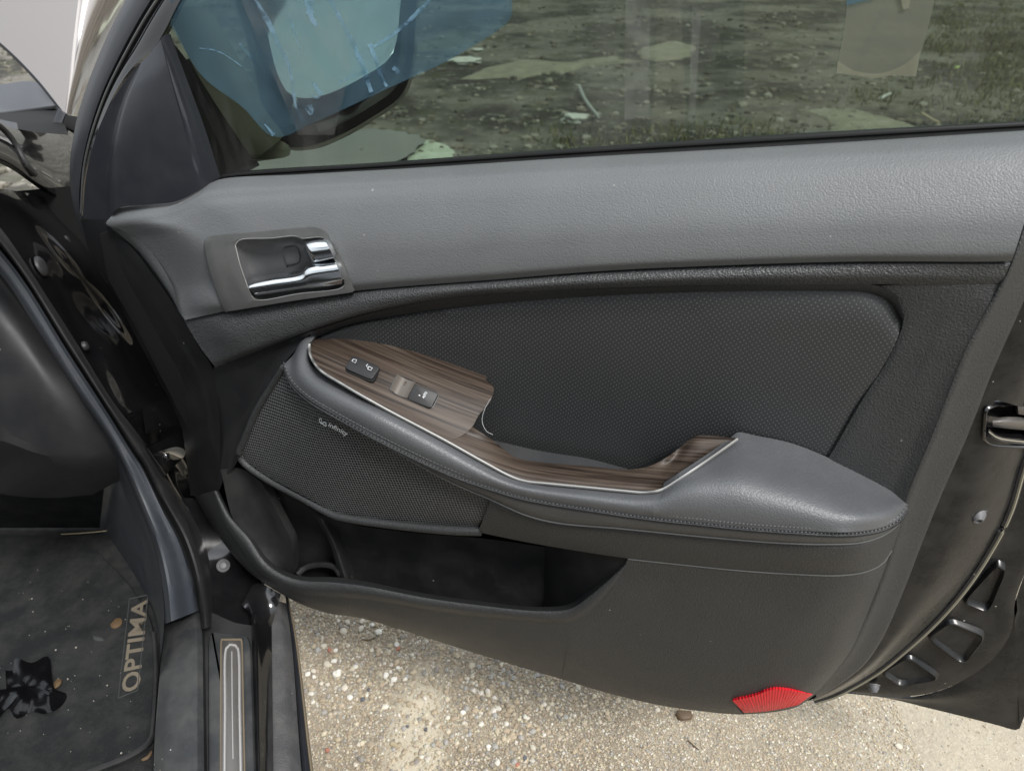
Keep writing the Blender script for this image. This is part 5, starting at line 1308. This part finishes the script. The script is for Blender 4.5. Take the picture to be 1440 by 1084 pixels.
# ================================================================== THINGS IN THE FOOTWELL
mt = MB()
MZ = FZ + 0.010
mo_px = [(-260, 760), (-60, 752), (60, 752), (118, 764), (158, 795), (192, 835), (213, 876), (219, 930), (218, 985), (215, 1022), (211, 1042), (196, 1055), (176, 1066), (140, 1080), (90, 1100), (0, 1130), (-260, 1160)]
mt_o = [Vector(p) for p in crom([tuple(G(x, y, MZ)) for x, y in mo_px + [mo_px[0]]], 161)[:-1]]
mt.plate(mt_o, th=0.010, bev=0.003, nrm=Vector((0, 0, 1)))
morig = G(100, 900, FZ)
fm = mt.build('floor_mat', M_mat, origin=morig)
tag(fm, 'dusty black carpet floor mat with tan lettering in the footwell', 'floor mat')
MB().tube([tuple(p + Vector((0, 0, 0.001))) for p in mt_o[62:140]], 0.0034, n=120, k=6).build('bound_edge', M_rubber, fm)
lettering('lettering', 'OPTIMA', [(196.5, 968), (208.5, 842), (186, 843), (170, 975)], lambda x, y: G(x, y, MZ + 0.0008), M_thread, fm, 0.022)
q = MB()
bq_ = [(208, 836), (182, 842), (166.5, 981), (193.5, 970), (208, 836)]
for a, b in zip(bq_, bq_[1:]):
    q.tube([G(*a, MZ + 0.0004), G(*b, MZ + 0.0004)], 0.0008, smooth=False, k=5)
q.build('badge_outline', M_outline, fm)
# torn shiny black film
pf = MB()
pp = [(c[0] / 5.3125, 880 + c[1] / 5.3125) for c in [(40, 330), (95, 330), (112, 240), (235, 275), (358, 225), (385, 380), (400, 465), (500, 510), (465, 590), (340, 655), (240, 640), (120, 690), (60, 610), (-60, 720), (-60, 480), (35, 500)]]
N_ = 14
ring = crom(pp + [pp[0]], 65)[:-1]
cpx = (38, 965)
g = []
for k in range(8):
    f = k / 7; row = []
    for i, p in enumerate(ring):
        x, y = cpx[0] + (p[0] - cpx[0]) * f, cpx[1] + (p[1] - cpx[1]) * f
        z = MZ + 0.004 + 0.010 * (0.5 + noise.noise(Vector((x * 0.035, y * 0.035, 1.0)))) + 0.0012 * noise.noise(Vector((x * .12, y * .12, 5))) - 0.004 * f
        row.append(G(x, y, max(MZ + 0.001, z)))
    row.append(row[0]); g.append(row)
pf.grid(g)
tag(pf.build('plastic_scrap', M_film, origin=G(38, 965, MZ)), 'crumpled shiny black plastic scrap lying on the floor mat', 'plastic scrap')
def chip(name, pix, z, m_, label, cat, th=0.0015, group=None):
    o = [G(x, y, z) for x, y in pix]
    c = sum(o, Vector()) / len(o)
    ob_ = MB().plate(o, n=20, th=th, bev=0.0005, nrm=Vector((0, 0, 1)), dome=0.001).build(name, m_, origin=c)
    return tag(ob_, label, cat, group)
chip('leaf_bit', [(155, 877), (163, 869), (170, 869), (171, 876), (164, 882), (157, 882)], MZ + 0.002, M_brownbit, 'brown leaf bit beside the lettering on the floor mat', 'leaf bit')
chip('leaf_bit', [(75, 960), (80, 954), (86, 955), (85, 961), (77, 967)], MZ + 0.006, M_brownbit, 'reddish brown chip touching the black plastic scrap', 'leaf bit')
chip('leaf_bit', [(198, 1067), (206, 1064), (213, 1054), (214, 1057), (208, 1066), (200, 1069)], MZ + 0.001, M_brownbit, 'thin curled brown husk past the corner of the floor mat', 'leaf bit')
chip('paper_bit', [(131, 893), (144, 896), (146, 900), (132, 899)], MZ + 0.0015, M_outline, 'small grey paper flake left of the floor mat lettering', 'paper bit')
stw = MB(); stw.tube([J(86, 750, -0.3) if False else G(86, 751, MZ + 0.004), G(120, 749, MZ + 0.006), G(152, 746, MZ + 0.002)], 0.0008, n=12, k=5)
tag(stw.build('straw_stalk', M_straw, origin=G(120, 749, MZ)), 'thin dry straw stalk lying across the dark footwell carpet', 'straw')
cr_ = MB()
for i in range(70):
    x, y = random.uniform(-20, 208), random.gauss(960, 90)
    if y > 1080 or y < 770: continue
    if x > 150 + (y - 790) * 0.18: continue
    c = G(x, y, MZ + 0.0006); r = random.choice([0.00025, 0.00035, 0.00035, 0.0005, 0.0008])
    a = random.random() * 3; u = Vector((math.cos(a), math.sin(a), 0)); v = Vector((-u.y, u.x, 0))
    cr_.box(c, u * r * random.uniform(.7, 1.6), v * r, Vector((0, 0, r * 0.6)))
tag(cr_.build('crumbs', mat('pale_crumbs', (0.34, 0.32, 0.28), 0.7), smooth=False), 'pale crumbs and grit strewn over the floor mat', kind='stuff')
# loose thread in the pull cup
th_ = MB(); th_.tube([P(690, 560, 0.084), P(681, 577, 0.088), P(678, 592, 0.093), P(684, 606, 0.096), P(693, 611, 0.095)], 0.00022, n=30, k=5)
tag(th_.build('loose_thread', M_thin, origin=P(683, 606, 0.05)), 'fine white thread curled in the door pull cup', 'thread')

# ================================================================== GROUND DETAIL
def stone_mesh(seed, flat_=0.7, sub=1):
    bm = bmesh.new(); bmesh.ops.create_icosphere(bm, subdivisions=sub, radius=1)
    rs = random.Random(seed)
    o = Vector((rs.random() * 50, rs.random() * 50, rs.random() * 50)); sx, sy = rs.uniform(.75, 1.2), rs.uniform(.7, 1.1)
    for v in bm.verts:
        k = 1 + 0.38 * noise.noise(v.co * 1.1 + o) + 0.12 * noise.noise(v.co * 2.7 + o)
        v.co = Vector((v.co.x * sx * k, v.co.y * sy * k, v.co.z * flat_ * k))
    me = bpy.data.meshes.new('stone'); bm.to_mesh(me); bm.free()
    me.polygons.foreach_set('use_smooth', [sub > 1] * len(me.polygons))
    return me
protos = []
for i in range(10):
    me = stone_mesh(100 + i, random.uniform(.5, .9), 1)
    protos.append(([v.co.copy() for v in me.vertices], [tuple(p.vertices) for p in me.polygons]))
    bpy.data.meshes.remove(me)
def scatter(name, n_, place, size, mat_, label):
    V, F = [], []
    for _ in range(n_):
        x, y = place(); r = size()
        vs, fs_ = random.choice(protos); o = len(V)
        a = random.random() * 6.28; ca, sa = math.cos(a) * r, math.sin(a) * r
        z = gz(x, y) + r * 0.15
        for v in vs: V.append((x + v.x * ca - v.y * sa, y + v.x * sa + v.y * ca, z + v.z * r))
        F.extend(tuple(o + i for i in f) for f in fs_)
    me = bpy.data.meshes.new(name); me.from_pydata(V, [], F); me.materials.append(mat_)
    ob_ = bpy.data.objects.new(name, me); COL.objects.link(ob_)
    return tag(ob_, label, kind='stuff')
SPOT = G(585, 1060)
def near():
    while True:
        x, y = (random.uniform(-0.42, 0.64), random.uniform(0.52, 1.04)) if random.random() < 0.78 else (random.uniform(-0.6, 1.2), random.uniform(0.25, 1.5))
        bare = ((x - SPOT.x) / 0.05) ** 2 + ((y - SPOT.y) / 0.16) ** 2 + 0.8 * noise.noise(Vector((x * 20, y * 20, 2)))
        if bare > 1 or random.random() < 0.25: return x, y
scatter('gravel', 80000, near, lambda: random.choice([0.0007, 0.0009, 0.001, 0.0012, 0.0014, 0.0016, 0.0019, 0.0023]), M_grit, 'fine mixed gravel spread over the sandy ground')
def drift():
    while True:
        x, y = random.gauss(-0.28, 0.12), random.gauss(0.80, 0.16)
        if random.random() < 0.5: x, y = random.gauss(-0.02, 0.10), random.gauss(0.74, 0.12)
        if y > 0.3: return x, y
scatter('coarse_gravel', 2600, drift, lambda: random.choice([0.0018, 0.002, 0.0025, 0.003, 0.003, 0.004, 0.0055]), M_grit, 'coarse gravel gathered beside the sill under the door')
PM = {'pale': M_pebble, 'grey': M_pebbleg, 'white': M_pebblew, 'dark': M_pebbled, 'red': M_pebbler}
def pebble(px, py, rp, tone, label, seed):
    d = ray(px, py); c = G(px, py, 0.0); t = (c - CAM).length / d.length
    r = rp / FPX * t * 0.86
    c.z = gz(c.x, c.y)
    me = stone_mesh(seed, 0.62, 2)
    for v in me.vertices:      # broken faces
        q = v.co; k = max(abs(q.x + 0.3 * q.y), abs(q.y * 0.9 - 0.35 * q.z), abs(q.z * 1.25)); v.co = q * (1 - 0.45 + 0.45 * 0.8 / max(k, 0.35))
    me.polygons.foreach_set('use_smooth', [False] * len(me.polygons)); me.materials.append(PM[tone])
    o = bpy.data.objects.new('pebble', me); COL.objects.link(o)
    o.location = c + Vector((0, 0, r * 0.30)); o.scale = (r, r, r); o.rotation_euler = (0, 0, seed * 1.7)
    tag(o, label, 'pebble', 'pebbles under the open door')
Z5 = lambda x, y: (400 + x / 4.443, 840 + y / 4.443)
pb = [((370, 220), 6.5, 'pale', 'round cream pebble, largest of those just below the door edge'), ((330, 483), 8, 'white', 'angular white stone, the largest pebble beside the sill'),
      ((588, 225), 6.2, 'white', 'whitish round pebble right of a thin brown twig'), ((478, 203), 5.2, 'pale', 'flat cream pebble between two rounder pebbles near the door edge'),
      ((395, 162), 4.8, 'pale', 'small cream pebble tucked right under the door edge'), ((487, 155), 5, 'pale', 'pale pebble half hidden by the door bottom edge'),
      ((550, 178), 4, 'white', 'small white pebble beneath the door edge right of a cream one'), ((207, 333), 5, 'grey', 'grey flat pebble left of the white angular stones'),
      ((245, 310), 5.4, 'pale', 'long upright tan pebble beside a reddish one'), ((285, 333), 4.6, 'red', 'reddish brown pebble between a tan and a white pebble'),
      ((320, 337), 4.4, 'white', 'small white pebble right of the reddish brown one'), ((265, 425), 6.2, 'pale', 'rounded cream pebble above left of the largest white stone'),
      ((310, 402), 4.8, 'white', 'oval white pebble just above the largest white stone'), ((182, 462), 4.8, 'pale', 'yellowish tan pebble close to the rocker edge'),
      ((145, 480), 4.6, 'white', 'pale pebble nearest the rocker edge'), ((185, 498), 3.6, 'white', 'tiny white pebble below the yellowish tan one'),
      ((232, 540), 4.2, 'pale', 'cream pebble below left of the largest white stone'), ((270, 548), 4.6, 'pale', 'tan pebble right of a cream one below the largest white stone'),
      ((376, 572), 6, 'pale', 'wedge shaped cream pebble below right of the largest white stone'), ((410, 630), 5, 'white', 'white wedge shaped chip pointing up'),
      ((703, 303), 4.8, 'white', 'white pebble sitting on a small red one'), ((712, 327), 3.6, 'red', 'small red pebble under a white one'),
      ((635, 497), 5.4, 'white', 'white pebble, left of the pair in the middle of the sand'), ((685, 522), 5, 'white', 'white pebble, right of the pair in the middle of the sand'),
      ((710, 447), 3.6, 'white', 'small white pebble above the pair in the middle of the sand'), ((490, 645), 4.4, 'dark', 'dark green grey pebble alone on the sand'),
      ((527, 582), 3, 'dark', 'tiny black pebble above a dark green grey one'), ((470, 925), 4.8, 'pale', 'cream pebble near the lower frame edge left of a yellow butt'),
      ((270, 958), 4.2, 'red', 'orange red chip of brick close to the sill'), ((545, 338), 3.8, 'pale', 'small cream pebble in the open sand below a twig'),
      ((1115, 735), 4.4, 'white', 'white pebble amid the coarse gravel in the middle'), ((1160, 872), 4, 'grey', 'bluish grey pebble amid the coarse gravel'),
      ((1275, 948), 4, 'white', 'pale pebble at the right end of the coarse gravel'), ((885, 838), 3.6, 'dark', 'black chip, right of two on the light sand'),
      ((770, 818), 3, 'dark', 'black chip, left of two on the light sand'), ((445, 1052), 4.4, 'pale', 'cream pebble cut by the lower frame edge')]
for i, (q, r, tone, lab) in enumerate(pb):
    x, y = Z5(*q); pebble(x, y, r, tone, lab, 11 + i)
for i, (x, y, r, tone, lab) in enumerate([(707, 965, 4.6, 'grey', 'grey pebble below the middle of the door bottom edge'), (790, 968, 4, 'grey', 'slate grey pebble right of the middle under the door'), (924, 1000, 4.5, 'pale', 'cream pebble left of the brown brick piece'),
                                          (738, 1070, 5, 'dark', 'dark pebble cluster stone at the lower frame edge'), (728, 1080, 4.5, 'red', 'red pebble at the lower frame edge'), (1264, 1048, 6, 'pale', 'pale stone on the bright sand right of the reflector')]):
    pebble(x, y, r, tone, lab, 71 + i)
me = stone_mesh(5, 0.5, 2); me.materials.append(M_brownbit)
bo = bpy.data.objects.new('brick_piece', me); COL.objects.link(bo)
bo.location = G(962, 1005, 0.004); bo.scale = (0.013, 0.010, 0.010)
tag(bo, 'small brown brick piece lying by the red reflector', 'brick piece')
def twig(pix, r, m_, label):
    pts = [G(x, y, 0) for x, y in pix]
    for p in pts: p.z = gz(p.x, p.y) + r + 0.001
    o = MB().tube(pts, r, n=14, k=6).build('twig', m_, origin=pts[1].copy())
    tag(o, label, 'twig')
twig([Z5(485, 270), Z5(530, 272), Z5(570, 258)], 0.0013, M_brownbit, 'thin brown twig on the sand just below the door')
twig([(967, 1043), (975, 1050), (982, 1056)], 0.0012, M_brownbit, 'short dark twig on the sand below the brick piece')
o = MB().tube([G(*Z5(668, 910), 0.005), G(*Z5(690, 922), 0.005), G(*Z5(705, 932), 0.005)], 0.0042, n=8, k=10).build('cigarette_butt', M_straw, origin=G(*Z5(690, 922), 0.0))
tag(o, 'yellowish cigarette butt lying on the light sand', 'cigarette butt')

# ---- beyond the window: rubble, slabs, litter, puddle, grass
def far():
    while True:
        y = random.uniform(1.6, 11) ** 1.0; x = random.uniform(-0.75 * y, 0.95 * y)
        if random.random() < 3.0 / y: return x, y
scatter('rubble', 9000, far, lambda: random.choice([0.006, 0.008, 0.01, 0.014, 0.02, 0.03]), M_rubble, 'small stones and clods on the dark soil beyond the window')
def slab(pix, label, name='concrete_patch', m_=M_slab, h=0.03):
    pts = [G(x, y, 0.03) for x, y in pix]; c = sum(pts, Vector()) / len(pts)
    ring = [Vector(p) for p in crom(pts + [pts[0]], 49)[:-1]]
    m = MB(); g = []
    for f, z in ((1.04, -0.02), (1.0, 0.6), (0.93, 1.0), (0.6, 1.1), (0.3, 1.15), (0.02, 1.15)):
        row = []
        for p in ring:
            k = f * (1 + 0.30 * noise.noise(p * 3.1) + 0.2 * noise.noise(p * 11)); q = c.lerp(p, k); q.z = gz(q.x, q.y) + h * 0.45 * z + 0.012 * noise.noise(q * 14) * (z > 0)
            row.append(q)
        g.append(row + [row[0]])
    m.grid(g, flip=True)
    o = m.build(name, m_, origin=Vector((c.x, c.y, 0)), recalc=True)
    return o
tag(slab([(1130, 153), (1180, 150), (1230, 158), (1270, 170), (1275, 190), (1190, 196), (1165, 172)], ''), 'pale sandy mound just beyond the right half of the window sill', 'sand mound')
tag(slab([(690, 88), (740, 80), (790, 84), (830, 80), (880, 72), (890, 78), (820, 88), (770, 100), (700, 108), (660, 106)], '', h=0.05), 'long pale sandy ridge beyond the middle of the window', 'sand mound')
tag(slab([(900, 66), (940, 54), (972, 56), (975, 68), (940, 76), (905, 76)], '', h=0.04), 'pale sandy ridge right of the longer one beyond the window', 'sand mound')
# puddle with wet splash
pd = MB()
pdp = [(290, 262), (300, 235), (360, 205), (430, 192), (500, 184), (550, 180), (582, 188), (592, 200), (580, 218), (545, 234), (480, 252)]
ring = [Vector(p) for p in crom([tuple(G(x, y, 0.028)) for x, y in pdp + [pdp[0]]], 61)[:-1]]
c = sum(ring, Vector()) / 60
ring = [c.lerp(p, 1 + 0.16 * noise.noise(p * 5) + 0.06 * noise.noise(p * 17)) for p in ring]
pd.v = ring; pd.f = [tuple(range(60))]
for p in pd.v: p.z = 0.028
tag(pd.build('puddle', M_water, smooth=False), kind='structure')
sp_ = MB()
spp = [(572, 222), (580, 205), (596, 190), (606, 189), (618, 196), (632, 200), (634, 212), (620, 222), (596, 228)]
lump = slab(spp, '', name='plaster_splash', m_=mat('pale_green_plaster', (0.36, 0.40, 0.32), 0.7, vary=0.5, grain=('noise', 40, 0.5, 0.01)), h=0.012)
tag(lump, 'pale spattered plaster lump at the end of the puddle', 'plaster lump')
def crumple(pix_c, size, seed, m_, name, label, cat, sq=0.6):
    c = G(*pix_c, 0.02); me = stone_mesh(seed, sq, 3)
    for v in me.vertices: v.co *= 1 + 0.35 * noise.noise(v.co * 3.5 + Vector((seed, 0, 0)))
    me.polygons.foreach_set('use_smooth', [False] * len(me.polygons)); me.materials.append(m_)
    o = bpy.data.objects.new(name, me); COL.objects.link(o)
    o.location = (c.x, c.y, gz(c.x, c.y) + size * 0.35); o.scale = (size * 1.5, size, size)
    tag(o, label, cat)
M_litter = mat('white_litter', (0.42, 0.43, 0.40), 0.6)
crumple((808, 168), 0.055, 31, M_litter, 'crumpled_wrapper', 'crumpled pale wrapper beside a grey stick beyond the window', 'litter')
crumple((652, 84), 0.075, 32, M_litter, 'crumpled_bag', 'crumpled white bag near the blue film edge beyond the window', 'litter', 0.4)
crumple((672, 67), 0.04, 33, M_litter, 'paper_scrap', 'small white paper scrap above the crumpled white bag', 'litter', 0.2)
def stick(pix, r, m_, label):
    pts = [G(x, y, 0.04) for x, y in pix]
    o = MB().tube(pts, r, n=16, k=8).build('stick', m_, origin=pts[1].copy())
    tag(o, label, 'stick')
stick([(814, 120), (824, 142), (842, 165)], 0.010, mat('grey_tube', (0.30, 0.31, 0.29), 0.5), 'grey tube leaning by the crumpled wrapper beyond the window')
stick([(1238, 139), (1245, 135), (1252, 132)], 0.010, M_litter, 'short white stick above the sandy mound beyond the window')
stick([(1297, 160), (1310, 168), (1320, 173)], 0.010, M_straw, 'dry stick right of the sandy mound beyond the window')
stick([(1343, 96), (1346, 95), (1349, 95)], 0.012, mat('lime_leaf', (0.35, 0.42, 0.16), 0.6), 'small lime green scrap on the dark soil beyond the window')
# grass
def grass(name, n_, place, hmin, hmax, label):
    V, F = [], []
    for _ in range(n_):
        x, y = place(); h = random.uniform(hmin, hmax); a = random.random() * 6.28; b = random.random() * 6.28; lean = random.uniform(0.2, 0.9) * h
        wx, wy = math.cos(a) * 0.004, math.sin(a) * 0.004; lx, ly = math.cos(b) * lean, math.sin(b) * lean; z = gz(x, y); o = len(V)
        V += [(x - wx, y - wy, z), (x + wx, y + wy, z), (x + wx * .8 + lx * .4, y + wy * .8 + ly * .4, z + h * .6), (x - wx * .8 + lx * .4, y - wy * .8 + ly * .4, z + h * .6), (x + lx, y + ly, z + h)]
        F += [(o, o + 1, o + 2, o + 3), (o + 3, o + 2, o + 4)]
    me = bpy.data.meshes.new(name); me.from_pydata(V, [], F); me.materials.append(M_grass)
    ob_ = bpy.data.objects.new(name, me); COL.objects.link(ob_)
    tag(ob_, label, kind='stuff')
tufts = []
for _ in range(300):
    px, py = random.choice([(random.uniform(1290, 1470), random.uniform(-40, 75)), (random.uniform(1290, 1470), random.uniform(-40, 75)), (random.uniform(1330, 1470), random.uniform(20, 110)), (random.uniform(1290, 1470), random.uniform(-40, 75)), (random.uniform(1300, 1460), random.uniform(110, 185)), (random.uniform(780, 1120), random.uniform(180, 215)), (random.uniform(1200, 1440), random.uniform(10, 150)), (random.uniform(1330, 1470), random.uniform(20, 110))])
    c = G(px, py, 0.0); tufts.append((c.x, c.y, random.uniform(0.03, 0.16)))
def tp_():
    x, y, r = random.choice(tufts); a = random.gauss(0, r); b = random.gauss(0, r); return x + a, y + b
grass('grass', 7000, tp_, 0.012, 0.06, 'short patchy grass and weeds on the ground beyond the window')

# parts of the door's parts sit directly under the door (car > door > piece)
for o in list(door.children):
    for c_ in list(o.children):
        c_.parent = door
